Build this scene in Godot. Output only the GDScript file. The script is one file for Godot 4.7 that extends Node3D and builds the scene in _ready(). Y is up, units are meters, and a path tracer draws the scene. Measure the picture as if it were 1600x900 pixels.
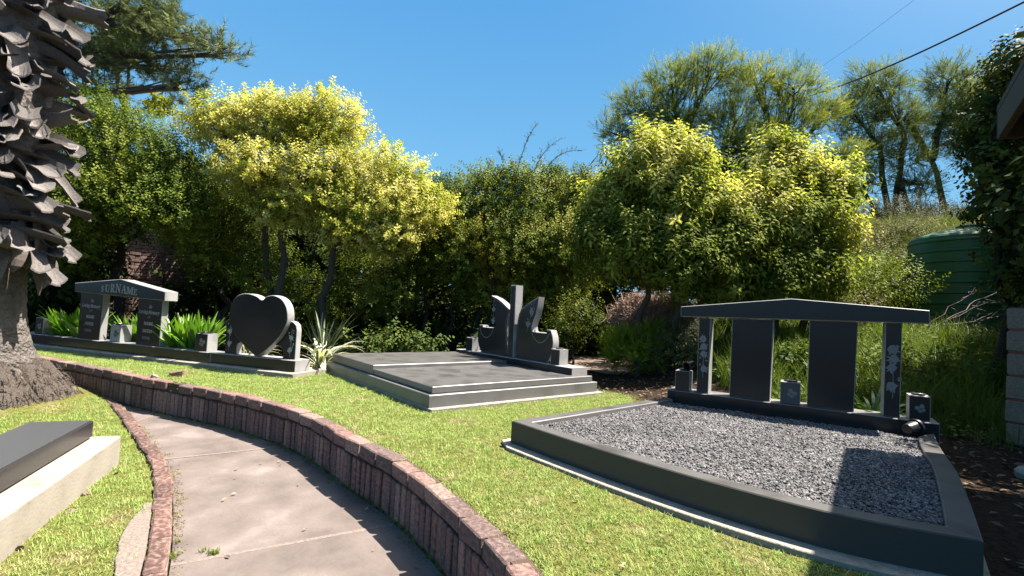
extends Node3D
# A hillside cemetery in full sun: polished granite headstones on a lawn, a curved brick retaining wall along a path, golden trees behind.

var rng := RandomNumberGenerator.new()
var taken := {}
var M := {}
var mottle := FastNoiseLite.new()
const ALBEDO := 0.69                       # one calibration for every base colour, chosen with the exposure

# top of the retaining wall's front edge, from the palm towards the viewer (x, z)
var WALL := PackedVector2Array([Vector2(-7.6, -7.3), Vector2(-6.7, -6.92), Vector2(-5.93, -6.54), Vector2(-5.13, -6.14), Vector2(-4.46, -5.79), Vector2(-3.83, -5.48), Vector2(-2.99, -5.1), Vector2(-2.66, -4.92), Vector2(-2.23, -4.65), Vector2(-1.89, -4.4), Vector2(-1.52, -4.05), Vector2(-1.12, -3.58), Vector2(-0.77, -3.22), Vector2(-0.42, -2.74), Vector2(-0.18, -2.35), Vector2(-0.05, -2.13), Vector2(0.07, -1.88), Vector2(0.32, -1.2), Vector2(0.5, -0.4), Vector2(0.6, 0.6), Vector2(0.62, 2.5)])
# left edge of the paving, same direction
var KERB := PackedVector2Array([Vector2(-5.5, -6.45), Vector2(-5.0, -6.12), Vector2(-4.5, -5.77), Vector2(-3.72, -5.0), Vector2(-3.06, -4.33), Vector2(-2.67, -3.93), Vector2(-2.32, -3.5), Vector2(-1.87, -2.86), Vector2(-1.56, -2.38), Vector2(-1.25, -1.8), Vector2(-0.95, -1.0), Vector2(-0.75, 0.0), Vector2(-0.65, 1.5)])
var GRAVE_N := Vector2(-0.74, -4.74)       # nearest corner of the double grave
var GA := Vector2(-0.634, -0.773)
var GB := Vector2(0.773, -0.634)
var PLOT := PackedVector2Array([Vector2(0.05, -3.70), Vector2(0.415, -3.255), Vector2(0.785, -2.84), Vector2(1.155, -2.475), Vector2(1.53, -2.185), Vector2(1.95, -2.0), Vector2(2.36, -2.5), Vector2(2.77, -3.02), Vector2(3.13, -3.53), Vector2(3.53, -4.05), Vector2(1.69, -5.17)])


func _ready():
	rng.seed = 7
	WALL = smooth(WALL, 2)
	KERB = smooth(KERB, 2)
	mottle.seed = 3
	mottle.frequency = 0.9
	camera_and_light()
	materials()
	ground()
	path()
	earth_path()
	retaining_wall()
	edging()
	brick_house()
	shelter()
	tank()
	double_headstone()
	gravel_plot()
	double_grave()
	cross_headstone()
	surname_row()
	near_grave()
	palm()
	trees()
	shrubs()
	plants()
	grass()
	small_things()


# ------------------------------------------------------------------ camera, sky, sun
func camera_and_light():
	var cam := Camera3D.new()
	cam.name = "camera"
	cam.fov = 61.2
	cam.near = 0.05
	cam.far = 3000.0
	add_child(cam)
	cam.position = Vector3(0, 1.0, 0)
	cam.rotation = Vector3(atan(34.0 / 760.0), 0.0, atan(0.052))
	cam.current = true
	var env := Environment.new()
	env.background_mode = Environment.BG_SKY
	var sky := ProceduralSkyMaterial.new()
	sky.sky_top_color = Color(0.124, 0.298, 0.45)
	sky.sky_horizon_color = Color(0.315, 0.45, 0.52)
	sky.sky_curve = 0.28
	sky.ground_bottom_color = Color(0.14, 0.125, 0.09)
	sky.ground_horizon_color = Color(0.24, 0.26, 0.26)
	sky.sun_angle_max = 90.0
	sky.sun_curve = 0.21
	sky.sky_energy_multiplier = 1.0
	var s := Sky.new()
	s.sky_material = sky
	env.sky = s
	env.ambient_light_source = Environment.AMBIENT_SOURCE_SKY
	env.tonemap_mode = Environment.TONE_MAPPER_LINEAR
	env.tonemap_exposure = 4.5
	env.sdfgi_enabled = true
	env.ssao_enabled = true
	env.ssil_enabled = true
	var we := WorldEnvironment.new()
	we.name = "world_environment"
	we.environment = env
	add_child(we)
	var sun := DirectionalLight3D.new()
	sun.name = "sun"
	sun.light_energy = 1.6
	sun.light_color = Color(1.0, 0.96, 0.9)
	sun.light_angular_distance = 0.5
	sun.shadow_enabled = true
	add_child(sun)
	var el := deg_to_rad(62.0)
	var towards := Vector3(0.973 * cos(el), sin(el), -0.23 * cos(el))
	sun.look_at_from_position(towards * 30.0, Vector3.ZERO, Vector3.UP)


# ------------------------------------------------------------------ naming
func numbered(parent: Node, called: String) -> String:
	var key := str(parent.get_instance_id()) + called
	var n: int = taken.get(key, -1) + 1
	taken[key] = n
	return called if n == 0 else "%s_%03d" % [called, n]


func tag(o: Node, label: String, category: String, group := ""):
	o.set_meta("label", label)
	o.set_meta("category", category)
	if group:
		o.set_meta("group", group)
	return o


func thing(called: String, label: String, category: String, at := Vector3.ZERO, turn := 0.0, group := "") -> Node3D:
	var o := Node3D.new()
	o.name = numbered(self, called)
	add_child(o, true)
	o.position = at
	o.rotation.y = turn
	tag(o, label, category, group)
	return o


func put(parent: Node, called: String, mesh: Mesh, mat: Material = null, at := Vector3.ZERO) -> MeshInstance3D:
	var o := MeshInstance3D.new()
	o.name = numbered(parent, called)
	o.mesh = mesh
	if mat:
		o.material_override = mat
	parent.add_child(o, true)
	o.position = at
	return o


func structure(called: String, mesh: Mesh, mat: Material, label := "") -> MeshInstance3D:
	var o := put(self, called, mesh, mat)
	o.set_meta("kind", "structure")
	if label:
		o.set_meta("label", label)
	return o


func copy_of(o: Node3D, called: String, label: String) -> Node3D:
	var c: Node3D = o.duplicate()
	c.name = numbered(self, called)
	add_child(c, true)
	c.set_meta("label", label)
	return c


# ------------------------------------------------------------------ mesh making
class Geo:
	var v := PackedVector3Array()
	var n := PackedVector3Array()
	var c := PackedColorArray()

	func tri(a: Vector3, b: Vector3, d: Vector3, na: Vector3, nb: Vector3, nd: Vector3):
		if (b - a).cross(d - a).dot(na + nb + nd) > 0.0:
			v.append_array(PackedVector3Array([a, d, b]))
			n.append_array(PackedVector3Array([na, nd, nb]))
		else:
			v.append_array(PackedVector3Array([a, b, d]))
			n.append_array(PackedVector3Array([na, nb, nd]))

	func quad(a: Vector3, b: Vector3, d: Vector3, e: Vector3, nn: Vector3):
		tri(a, b, d, nn, nn, nn)
		tri(a, d, e, nn, nn, nn)

	func add(m: ArrayMesh, mat: Material = null):
		if v.is_empty():
			return
		var arr := []
		arr.resize(Mesh.ARRAY_MAX)
		arr[Mesh.ARRAY_VERTEX] = v
		if n.size() == v.size():
			arr[Mesh.ARRAY_NORMAL] = n
		if c.size() == v.size():
			arr[Mesh.ARRAY_COLOR] = c
		m.add_surface_from_arrays(Mesh.PRIMITIVE_TRIANGLES, arr)
		if mat:
			m.surface_set_material(m.get_surface_count() - 1, mat)

	func mesh(mat: Material = null) -> ArrayMesh:
		var m := ArrayMesh.new()
		add(m, mat)
		return m

	func tube(pts: PackedVector3Array, rad: PackedFloat32Array, sides := 7, cap := true):
		var rings := []
		var prev := Vector3.ZERO
		for i in pts.size():
			var t: Vector3
			if i == 0:
				t = pts[1] - pts[0]
			elif i == pts.size() - 1:
				t = pts[i] - pts[i - 1]
			else:
				t = pts[i + 1] - pts[i - 1]
			t = t.normalized()
			var side := prev
			if i == 0:
				side = t.cross(Vector3(0.31, 0.2, 0.93) if absf(t.y) > 0.8 else Vector3.UP)
			side = (side - t * side.dot(t)).normalized()
			prev = side
			var up := t.cross(side)
			var ring := PackedVector3Array()
			for k in sides:
				var a := TAU * k / sides
				ring.append(side * cos(a) + up * sin(a))
			rings.append(ring)
		for i in pts.size() - 1:
			for k in sides:
				var k2 := (k + 1) % sides
				var n0: Vector3 = rings[i][k]
				var n1: Vector3 = rings[i][k2]
				var n2: Vector3 = rings[i + 1][k2]
				var n3: Vector3 = rings[i + 1][k]
				tri(pts[i] + n0 * rad[i], pts[i] + n1 * rad[i], pts[i + 1] + n2 * rad[i + 1], n0, n1, n2)
				tri(pts[i] + n0 * rad[i], pts[i + 1] + n2 * rad[i + 1], pts[i + 1] + n3 * rad[i + 1], n0, n2, n3)
		if cap:
			for e in [0, pts.size() - 1]:
				var nn: Vector3 = (pts[e] - pts[1 if e == 0 else e - 1]).normalized()
				for k in sides:
					tri(pts[e], pts[e] + rings[e][k] * rad[e], pts[e] + rings[e][(k + 1) % sides] * rad[e], nn, nn, nn)


func inset(poly: PackedVector2Array, by: float) -> PackedVector2Array:
	var out := PackedVector2Array()
	var k := poly.size()
	for i in k:
		var e0 := (poly[i] - poly[(i + k - 1) % k]).normalized()
		var e1 := (poly[(i + 1) % k] - poly[i]).normalized()
		var n0 := Vector2(-e0.y, e0.x)
		var n1 := Vector2(-e1.y, e1.x)
		var m := n0 + n1
		m = m / maxf(m.length_squared() * 0.5, 0.35)
		out.append(poly[i] + m * by)
	return out


# a polygon (in x, y) given thickness from z0 to z1, its edges bevelled; surface 0 is polished, surface 1 the sawn sides
func prism(poly_in: PackedVector2Array, z0: float, z1: float, bev: float, face: Material, sides: Material) -> ArrayMesh:
	var poly := poly_in.duplicate()
	if Geometry2D.is_polygon_clockwise(poly):
		poly.reverse()
	if _area(poly) < 0.0:
		poly.reverse()
	var small := inset(poly, bev)
	var caps := Geo.new()
	var rim := Geo.new()
	var ix := Geometry2D.triangulate_polygon(small)
	for i in range(0, ix.size(), 3):
		var a := small[ix[i]]
		var b := small[ix[i + 1]]
		var d := small[ix[i + 2]]
		var f := Vector3(0, 0, 1)
		caps.tri(Vector3(a.x, a.y, z1), Vector3(b.x, b.y, z1), Vector3(d.x, d.y, z1), f, f, f)
		rim.tri(Vector3(a.x, a.y, z0), Vector3(b.x, b.y, z0), Vector3(d.x, d.y, z0), -f, -f, -f)
	var k := poly.size()
	for i in k:
		var j := (i + 1) % k
		var e := (poly[j] - poly[i]).normalized()
		var e_prev := (poly[i] - poly[(i + k - 1) % k]).normalized()
		var e_next := (poly[(j + 1) % k] - poly[j]).normalized()
		var nn := Vector2(e.y, -e.x)
		var ni := nn
		var nj := nn
		if e.dot(e_prev) > 0.85:
			ni = (nn + Vector2(e_prev.y, -e_prev.x)).normalized()
		if e.dot(e_next) > 0.85:
			nj = (nn + Vector2(e_next.y, -e_next.x)).normalized()
		var n_i := Vector3(ni.x, ni.y, 0)
		var n_j := Vector3(nj.x, nj.y, 0)
		var a0 := Vector3(poly[i].x, poly[i].y, z0 + bev)
		var b0 := Vector3(poly[j].x, poly[j].y, z0 + bev)
		var a1 := Vector3(poly[i].x, poly[i].y, z1 - bev)
		var b1 := Vector3(poly[j].x, poly[j].y, z1 - bev)
		rim.tri(a0, b0, b1, n_i, n_j, n_j)
		rim.tri(a0, b1, a1, n_i, n_j, n_i)
		for s in [1.0, -1.0]:
			var zz := z1 if s > 0 else z0
			var p := a1 if s > 0 else a0
			var q := b1 if s > 0 else b0
			var bi := (n_i + Vector3(0, 0, s)).normalized()
			var bj := (n_j + Vector3(0, 0, s)).normalized()
			var c0 := Vector3(small[i].x, small[i].y, zz)
			var c1 := Vector3(small[j].x, small[j].y, zz)
			rim.tri(p, q, c1, bi, bj, bj)
			rim.tri(p, c1, c0, bi, bj, bi)
	var m := ArrayMesh.new()
	caps.add(m, face)
	rim.add(m, sides)
	return m


func _area(p: PackedVector2Array) -> float:
	var s := 0.0
	for i in p.size():
		var q := p[(i + 1) % p.size()]
		s += p[i].x * q.y - q.x * p[i].y
	return s


func rect(x0: float, y0: float, x1: float, y1: float) -> PackedVector2Array:
	return PackedVector2Array([Vector2(x0, y0), Vector2(x1, y0), Vector2(x1, y1), Vector2(x0, y1)])


# a slab lying flat: polygon in world (x, z), from height y0 to y1, top polished
func slab(parent: Node, called: String, plan: PackedVector2Array, y0: float, y1: float, bev: float, face: Material, sides: Material) -> MeshInstance3D:
	var p := PackedVector2Array()
	for q in plan:
		p.append(Vector2(q.x, -q.y))
	var o := put(parent, called, prism(p, y0, y1, bev, face, sides))
	o.rotation.x = -PI / 2
	return o


func lathe(profile: PackedVector2Array, seg: int) -> ArrayMesh:   # profile: (radius, y) from bottom to top
	var g := Geo.new()
	for i in profile.size() - 1:
		var d := (profile[i + 1] - profile[i]).normalized()
		var nr := Vector2(d.y, -d.x)
		for k in seg:
			var a := TAU * k / seg
			var b := TAU * (k + 1) / seg
			var ca := Vector3(cos(a), 0, sin(a))
			var cb := Vector3(cos(b), 0, sin(b))
			var up := Vector3.UP
			var na := ca * nr.x + up * nr.y
			var nb := cb * nr.x + up * nr.y
			var p0 := ca * profile[i].x + up * profile[i].y
			var p1 := cb * profile[i].x + up * profile[i].y
			var p2 := cb * profile[i + 1].x + up * profile[i + 1].y
			var p3 := ca * profile[i + 1].x + up * profile[i + 1].y
			g.tri(p0, p1, p2, na, nb, nb)
			g.tri(p0, p2, p3, na, nb, na)
	return g.mesh()


# a brick, block or stone: a box with worn corners, chamfered, jittered
func worn_box(size: Vector3, bev: float, jit: float) -> ArrayMesh:
	var g := Geo.new()
	var h := size / 2
	var corner := {}
	for sx in [-1, 1]:
		for sy in [-1, 1]:
			for sz in [-1, 1]:
				var s := Vector3(sx, sy, sz)
				var w := Vector3(rng.randf_range(-jit, jit), rng.randf_range(-jit, jit), rng.randf_range(-jit, jit))
				var b := bev * rng.randf_range(0.6, 1.8)
				for ax in 3:
					var p := s * h + w
					for o in 3:
						if o != ax:
							p[o] -= s[o] * b
					corner[[s, ax]] = p
	for ax in 3:
		for s in [-1, 1]:
			var u := (ax + 1) % 3
			var w := (ax + 2) % 3
			var q := []
			for e in [[-1, -1], [1, -1], [1, 1], [-1, 1]]:
				var c := Vector3.ZERO
				c[ax] = s
				c[u] = e[0]
				c[w] = e[1]
				q.append(corner[[c, ax]])
			var nn := Vector3.ZERO
			nn[ax] = s
			g.quad(q[0], q[1], q[2], q[3], nn)
	for ax in 3:                                     # edges along ax
		var u := (ax + 1) % 3
		var w := (ax + 2) % 3
		for e in [[-1, -1], [1, -1], [1, 1], [-1, 1]]:
			var c0 := Vector3.ZERO
			c0[ax] = -1
			c0[u] = e[0]
			c0[w] = e[1]
			var c1 := c0
			c1[ax] = 1
			var nn := Vector3.ZERO
			nn[u] = e[0]
			nn[w] = e[1]
			g.quad(corner[[c0, u]], corner[[c1, u]], corner[[c1, w]], corner[[c0, w]], nn.normalized())
	for sx in [-1, 1]:
		for sy in [-1, 1]:
			for sz in [-1, 1]:
				var s := Vector3(sx, sy, sz)
				var nn := s.normalized()
				g.tri(corner[[s, 0]], corner[[s, 1]], corner[[s, 2]], nn, nn, nn)
	return g.mesh()


# ------------------------------------------------------------------ polylines in plan
func length_of(pl: PackedVector2Array) -> float:
	var s := 0.0
	for i in pl.size() - 1:
		s += pl[i].distance_to(pl[i + 1])
	return s


func smooth(pl: PackedVector2Array, per := 6) -> PackedVector2Array:
	var out := PackedVector2Array()
	for i in pl.size() - 1:
		var a := pl[maxi(i - 1, 0)]
		var d := pl[mini(i + 2, pl.size() - 1)]
		for k in per:
			out.append(pl[i].cubic_interpolate(pl[i + 1], a, d, float(k) / per))
	out.append(pl[-1])
	return out


func smooth_ring(pl: PackedVector2Array, per := 5) -> PackedVector2Array:
	var out := PackedVector2Array()
	var k := pl.size()
	for i in k:
		for j in per:
			out.append(pl[i].cubic_interpolate(pl[(i + 1) % k], pl[(i + k - 1) % k], pl[(i + 2) % k], float(j) / per))
	return out


func along(pl: PackedVector2Array, s: float) -> Array:      # [point, tangent]
	for i in pl.size() - 1:
		var l := pl[i].distance_to(pl[i + 1])
		if s <= l or i == pl.size() - 2:
			return [pl[i].lerp(pl[i + 1], s / l), (pl[i + 1] - pl[i]) / l]
		s -= l
	return [pl[0], Vector2.RIGHT]


func nearest_s(pl: PackedVector2Array, p: Vector2) -> float:
	var best := 1e9
	var at := 0.0
	var s := 0.0
	for i in pl.size() - 1:
		var q := Geometry2D.get_closest_point_to_segment(p, pl[i], pl[i + 1])
		var d := q.distance_to(p)
		if d < best:
			best = d
			at = s + q.distance_to(pl[i])
		s += pl[i].distance_to(pl[i + 1])
	return at


func side_of(pl: PackedVector2Array, p: Vector2) -> float:  # signed distance, positive on the far, right-hand side
	var best := 1e9
	var sign_at := 1.0
	for i in pl.size() - 1:
		var q := Geometry2D.get_closest_point_to_segment(p, pl[i], pl[i + 1])
		var d := q.distance_squared_to(p)
		var t := pl[i + 1] - pl[i]
		var s := signf((p - q).dot(Vector2(t.y, -t.x)))
		if d < best - 1e-7 or (d < best + 1e-7 and s > 0 and best < 1e8):
			best = d
			sign_at = s
	return sqrt(best) * (sign_at if sign_at != 0.0 else 1.0)


func v3(p: Vector2, y: float) -> Vector3:
	return Vector3(p.x, y, p.y)


# ------------------------------------------------------------------ materials
func lin(r: float, g: float, b: float) -> Color:
	return Color(r * ALBEDO, g * ALBEDO, b * ALBEDO).linear_to_srgb()


func noise_tex(freq: float, cols: Array, octaves := 4, kind := FastNoiseLite.TYPE_SIMPLEX_SMOOTH, px := 512, at = null) -> NoiseTexture2D:
	var t := NoiseTexture2D.new()
	var f := FastNoiseLite.new()
	f.noise_type = kind
	f.frequency = freq
	f.seed = cols.size() * 13 + int(freq * 1000)
	f.fractal_octaves = octaves
	t.noise = f
	t.width = px
	t.height = px
	t.seamless = true
	var g := Gradient.new()
	var offs := PackedFloat32Array()
	for i in cols.size():
		offs.append(at[i] if at else float(i) / (cols.size() - 1))
	g.offsets = offs
	g.colors = PackedColorArray(cols)
	t.color_ramp = g
	return t


func surface(called: String, tex: Texture2D, metres: float, rough: float, bump: Texture2D = null, bump_cm := 0.0, spec := 0.5) -> StandardMaterial3D:
	var m := StandardMaterial3D.new()
	m.resource_name = called
	m.albedo_texture = tex
	m.uv1_triplanar = true
	m.uv1_world_triplanar = true
	m.uv1_scale = Vector3.ONE / metres
	m.roughness = rough
	m.metallic_specular = spec
	if bump:
		m.heightmap_enabled = true
		m.heightmap_texture = bump
		m.heightmap_scale = bump_cm
	M[called] = m
	return m


func plain(called: String, col: Color, rough: float, spec := 0.5) -> StandardMaterial3D:
	var m := StandardMaterial3D.new()
	m.resource_name = called
	m.albedo_color = col
	m.roughness = rough
	m.metallic_specular = spec
	M[called] = m
	return m


func leafy(called: String, rough := 0.5, through := 0.7, spec := 0.4) -> StandardMaterial3D:
	var m := StandardMaterial3D.new()
	m.resource_name = called
	m.vertex_color_use_as_albedo = true
	m.roughness = rough
	m.metallic_specular = spec
	m.cull_mode = BaseMaterial3D.CULL_DISABLED
	if through > 0:
		m.backlight_enabled = true
		m.backlight = Color(through, through, through * 0.75)
	M[called] = m
	return m


func materials():
	var rough_h := noise_tex(0.03, [Color.BLACK, Color.WHITE], 5)
	var fine_h := noise_tex(0.12, [Color.BLACK, Color.WHITE], 4)
	surface("polished granite", noise_tex(0.22, [lin(.016, .0155, .0165), lin(.032, .031, .032), lin(.068, .066, .067)], 2), 0.35, 0.17, null, 0.0, 0.33)
	surface("polished slate grey granite", noise_tex(0.22, [lin(.085, .084, .084), lin(.115, .114, .114), lin(.16, .159, .159)], 3), 0.4, 0.35, null, 0.0, 0.28)
	surface("polished warm granite", noise_tex(0.22, [lin(.045, .042, .039), lin(.07, .066, .062), lin(.11, .105, .1)], 3), 0.35, 0.3, null, 0.0, 0.3)
	surface("honed granite", noise_tex(0.2, [lin(.28, .28, .287), lin(.38, .38, .387), lin(.48, .48, .486)], 3), 0.3, 0.5)
	surface("honed dark granite", noise_tex(0.2, [lin(.13, .13, .134), lin(.18, .177, .181), lin(.24, .237, .24)], 3), 0.3, 0.45)
	surface("blue granite", noise_tex(0.1, [lin(.04, .043, .048), lin(.07, .074, .082), lin(.13, .136, .146)], 4), 0.5, 0.28)
	var dust := noise_tex(0.006, [Color(0.72, 0.72, 0.71), Color(0.95, 0.95, 0.95), Color(1, 1, 1)], 7)
	for q in ["polished slate grey granite", "honed granite", "honed dark granite"]:
		var gm: StandardMaterial3D = M[q]
		gm.detail_enabled = true
		gm.detail_blend_mode = BaseMaterial3D.BLEND_MODE_MUL
		gm.detail_albedo = dust
		gm.detail_uv_layer = BaseMaterial3D.DETAIL_UV_2
		gm.uv2_triplanar = true
		gm.uv2_world_triplanar = true
		gm.uv2_scale = Vector3.ONE / 1.3
	surface("engraving", noise_tex(0.3, [lin(.32, .32, .315), lin(.5, .495, .49)], 2), 0.2, 0.8)
	surface("dim engraving", noise_tex(0.3, [lin(.16, .16, .16), lin(.28, .28, .28)], 2), 0.2, 0.8)
	surface("concrete footing", noise_tex(0.02, [lin(.2, .18, .15), lin(.29, .265, .22), lin(.35, .32, .275)], 5), 0.9, 0.9, fine_h, 0.5)
	surface("old concrete", noise_tex(0.012, [lin(.17, .14, .11), lin(.27, .24, .195), lin(.3, .27, .225), lin(.33, .3, .255)], 6, FastNoiseLite.TYPE_SIMPLEX_SMOOTH, 512, [0.08, 0.26, 0.5, 0.85]), 1.6, 0.95, fine_h, 0.15)
	var pav := surface("red paving", noise_tex(0.005, [lin(.112, .091, .081), lin(.155, .124, .112), lin(.18, .147, .135), lin(.25, .21, .195)], 8, FastNoiseLite.TYPE_SIMPLEX_SMOOTH, 1024, [0.1, 0.4, 0.65, 0.95]), 2.6, 0.85, fine_h, 0.25)
	pav.detail_enabled = true
	pav.detail_blend_mode = BaseMaterial3D.BLEND_MODE_MUL
	pav.detail_albedo = noise_tex(0.2, [Color(0.66, 0.64, 0.64), Color(0.95, 0.95, 0.95), Color(1, 1, 1)], 3)
	pav.detail_uv_layer = BaseMaterial3D.DETAIL_UV_2
	pav.uv2_triplanar = true
	pav.uv2_world_triplanar = true
	pav.uv2_scale = Vector3.ONE / 0.45
	surface("paving joint", noise_tex(0.04, [lin(.12, .09, .08), lin(.26, .215, .19)], 4), 0.5, 0.95)
	surface("mortar", noise_tex(0.05, [lin(.055, .03, .022), lin(.12, .07, .055)], 4), 0.4, 0.95, fine_h, 0.6)
	var tones := [[.2, .108, .09], [.22, .13, .11], [.13, .082, .073], [.27, .17, .145], [.18, .102, .09]]
	for i in tones.size():
		var t: Array = tones[i]
		surface("red brick %d" % i, noise_tex(0.03 + 0.004 * i, [lin(t[0] * .5, t[1] * .5, t[2] * .55), lin(t[0], t[1], t[2]), lin(t[0] * 1.35, t[1] * 1.45, t[2] * 1.5), lin(.26, .2, .17)], 5, FastNoiseLite.TYPE_SIMPLEX_SMOOTH, 256, [0.15, 0.5, 0.72, 0.95]), 0.3, 0.9, fine_h, 0.5)
	for i in 3:
		var a := [.13, .165, .105][i] as float
		surface("worn red brick %d" % i, noise_tex(0.03 + 0.005 * i, [lin(a * .5, a * .22, a * .17), lin(a, a * .5, a * .42), lin(a * 1.5, a * 1.0, a * .87), lin(.26, .21, .175)], 5, FastNoiseLite.TYPE_SIMPLEX_SMOOTH, 256, [0.2, 0.5, 0.68, 0.9]), 0.35, 0.9, fine_h, 0.6)
	surface("cream block", noise_tex(0.03, [lin(.13, .115, .085), lin(.22, .2, .155), lin(.27, .245, .2)], 4), 0.5, 0.9, fine_h, 0.5)
	surface("red joint", noise_tex(0.05, [lin(.2, .05, .03), lin(.3, .1, .07)], 2), 0.3, 0.9)
	surface("brown timber", noise_tex(0.02, [lin(.02, .014, .01), lin(.04, .028, .02)], 3), 0.6, 0.7)
	surface("trunk skin", noise_tex(0.02, [lin(.09, .076, .07), lin(.145, .126, .117), lin(.2, .178, .167)], 5), 0.9, 0.9, rough_h, 2.0)
	surface("root mat", noise_tex(0.06, [lin(.03, .022, .017), lin(.13, .103, .086), lin(.25, .205, .178)], 4), 0.4, 0.95, fine_h, 2.5)
	for i in 3:
		var a := [.13, .085, .18][i] as float
		surface("dead frond base %d" % i, noise_tex(0.03, [lin(a * .4, a * .36, a * .36), lin(a, a * .88, a * .86), lin(a * 1.7, a * 1.5, a * 1.42)], 4), 0.35, 0.75, fine_h, 0.7)
	surface("pale sheath", noise_tex(0.03, [lin(.08, .062, .056), lin(.16, .13, .12)], 4), 0.4, 0.8)
	surface("bark", noise_tex(0.05, [lin(.03, .024, .02), lin(.075, .062, .05), lin(.13, .11, .095)], 4), 0.5, 0.95, rough_h, 1.5)
	surface("dark bark", noise_tex(0.05, [lin(.018, .015, .013), lin(.045, .037, .032)], 4), 0.5, 0.95, rough_h, 1.5)
	surface("white house trim", noise_tex(0.02, [lin(.6, .6, .58), lin(.75, .75, .73)], 3), 1.0, 0.6)
	surface("roof sheet", noise_tex(0.02, [lin(.2, .2, .2), lin(.3, .3, .29)], 3), 1.0, 0.6)
	surface("tank plastic", noise_tex(0.01, [lin(.02, .085, .018), lin(.028, .115, .026)], 4), 2.0, 0.5)
	surface("bare earth", noise_tex(0.03, [lin(.12, .08, .06), lin(.22, .16, .125), lin(.3, .23, .18)], 5), 0.8, 0.95, fine_h, 1.0)
	plain("black plastic", lin(.012, .012, .013), 0.35)
	plain("cable", lin(.015, .015, .015), 0.6)
	plain("fence paint", lin(.03, .035, .035), 0.6)
	var g := StandardMaterial3D.new()
	g.resource_name = "earth and turf"
	g.vertex_color_use_as_albedo = true
	g.albedo_texture = noise_tex(0.02, [Color(0.5, 0.5, 0.5), Color(0.85, 0.84, 0.82), Color(1, 1, 1)], 6, FastNoiseLite.TYPE_SIMPLEX_SMOOTH, 1024)
	g.uv1_triplanar = true
	g.uv1_world_triplanar = true
	g.uv1_scale = Vector3.ONE / 1.1
	g.roughness = 0.95
	g.metallic_specular = 0.2
	g.heightmap_enabled = true
	g.heightmap_texture = fine_h
	g.heightmap_scale = 2.0
	M["earth"] = g
	leafy("leaf", 0.6, 0.8, 0.2)
	leafy("fine leaf", 0.8, 0.9, 0.1)
	leafy("glossy leaf", 0.6, 0.45, 0.14)
	leafy("yellow leaf", 0.55, 1.0, 0.15)
	leafy("needle", 0.8, 0.5, 0.1)
	leafy("grass blade", 0.5, 0.8, 0.3)
	leafy("stone", 0.75, 0.0)
	leafy("twig", 0.85, 0.0)
	for q in [["bright strap", .19, .42, .035], ["bright strap light", .28, .52, .06], ["bright strap deep", .1, .25, .022], ["pale strap", .75, .77, .6], ["grey strap", .16, .2, .11], ["dark strap", .028, .05, .032], ["lily strap", .16, .28, .04]]:
		var m := plain(q[0], lin(q[1], q[2], q[3]), 0.35)
		m.cull_mode = BaseMaterial3D.CULL_DISABLED
		m.albedo_texture = noise_tex(0.02, [Color(0.8, 0.8, 0.8), Color(1, 1, 1)], 3, FastNoiseLite.TYPE_SIMPLEX_SMOOTH, 64)
		m.backlight_enabled = true
		m.backlight = Color(0.9, 0.9, 0.65)


# ------------------------------------------------------------------ ground
func bank(p: Vector2) -> float:      # the slope that climbs behind the gravel plot
	var d := p - Vector2(2.6, -4.6)
	var q := d.x * 0.523 - d.y * 0.853
	var s := d.x * 0.853 + d.y * 0.523
	var up := 0.0
	var tab := [[0.6, 0.0], [1.6, 0.1], [3.0, 0.5], [5.0, 0.9], [7.0, 1.25], [9.5, 2.5], [13.0, 4.0], [20.0, 4.9], [60.0, 6.5], [400.0, 9.0]]
	for i in tab.size() - 1:
		if q > tab[i][0]:
			up = lerpf(tab[i][1], tab[i + 1][1], clampf((q - tab[i][0]) / (tab[i + 1][0] - tab[i][0]), 0, 1))
	return up * smoothstep(-2.4 - q * 0.15, 0.2 - q * 0.15, s)


func height(p: Vector2) -> float:
	var sd := side_of(WALL, p)
	var rise := smoothstep(-5.9, -7.6, p.x)
	var low := -0.375
	if sd < 0.2:
		var sk := side_of(KERB, p)
		low = lerpf(-0.375, -0.345, smoothstep(-0.02, -0.1, sk))
		if sk < -0.1:
			low += 0.02 * mottle.get_noise_2d(p.x * 2, p.y * 2)
		var dp := p.distance_to(Vector2(-5.88, -5.36))
		low += 0.16 * smoothstep(1.5, 0.5, dp)
	low = lerpf(low, 0.02, rise)
	var high := -0.02 + 0.015 * mottle.get_noise_2d(p.x, p.y) + bank(p)
	return lerpf(low, high, smoothstep(0.045, 0.1, sd))


var LAWN := PackedVector2Array([Vector2(-8.2, -8.15), Vector2(-2.72, -6.28), Vector2(-2.86, -7.1), Vector2(-2.5, -7.2), Vector2(-0.6, -5.6), Vector2(1.15, -6.6), Vector2(1.62, -6.25), Vector2(1.4, -5.15), Vector2(0.6, -4.0), Vector2(1.3, -3.0), Vector2(2.0, -1.85), Vector2(2.35, -1.2), Vector2(2.5, 0.8), Vector2(0.4, 1.2), Vector2(0.0, -1.5), Vector2(-2.0, -4.0), Vector2(-6.0, -6.2), Vector2(-8.2, -7.2)])
var LEFT_LAWN := PackedVector2Array([Vector2(-7.5, -7.3), Vector2(-5.7, -6.55), Vector2(-4.7, -6.0), Vector2(-3.9, -5.2), Vector2(-2.8, -4.05), Vector2(-2.1, -3.2), Vector2(-1.7, -2.4), Vector2(-1.3, -1.4), Vector2(-1.2, 0.5), Vector2(-3.5, 0.5), Vector2(-7.5, -3.0)])


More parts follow.
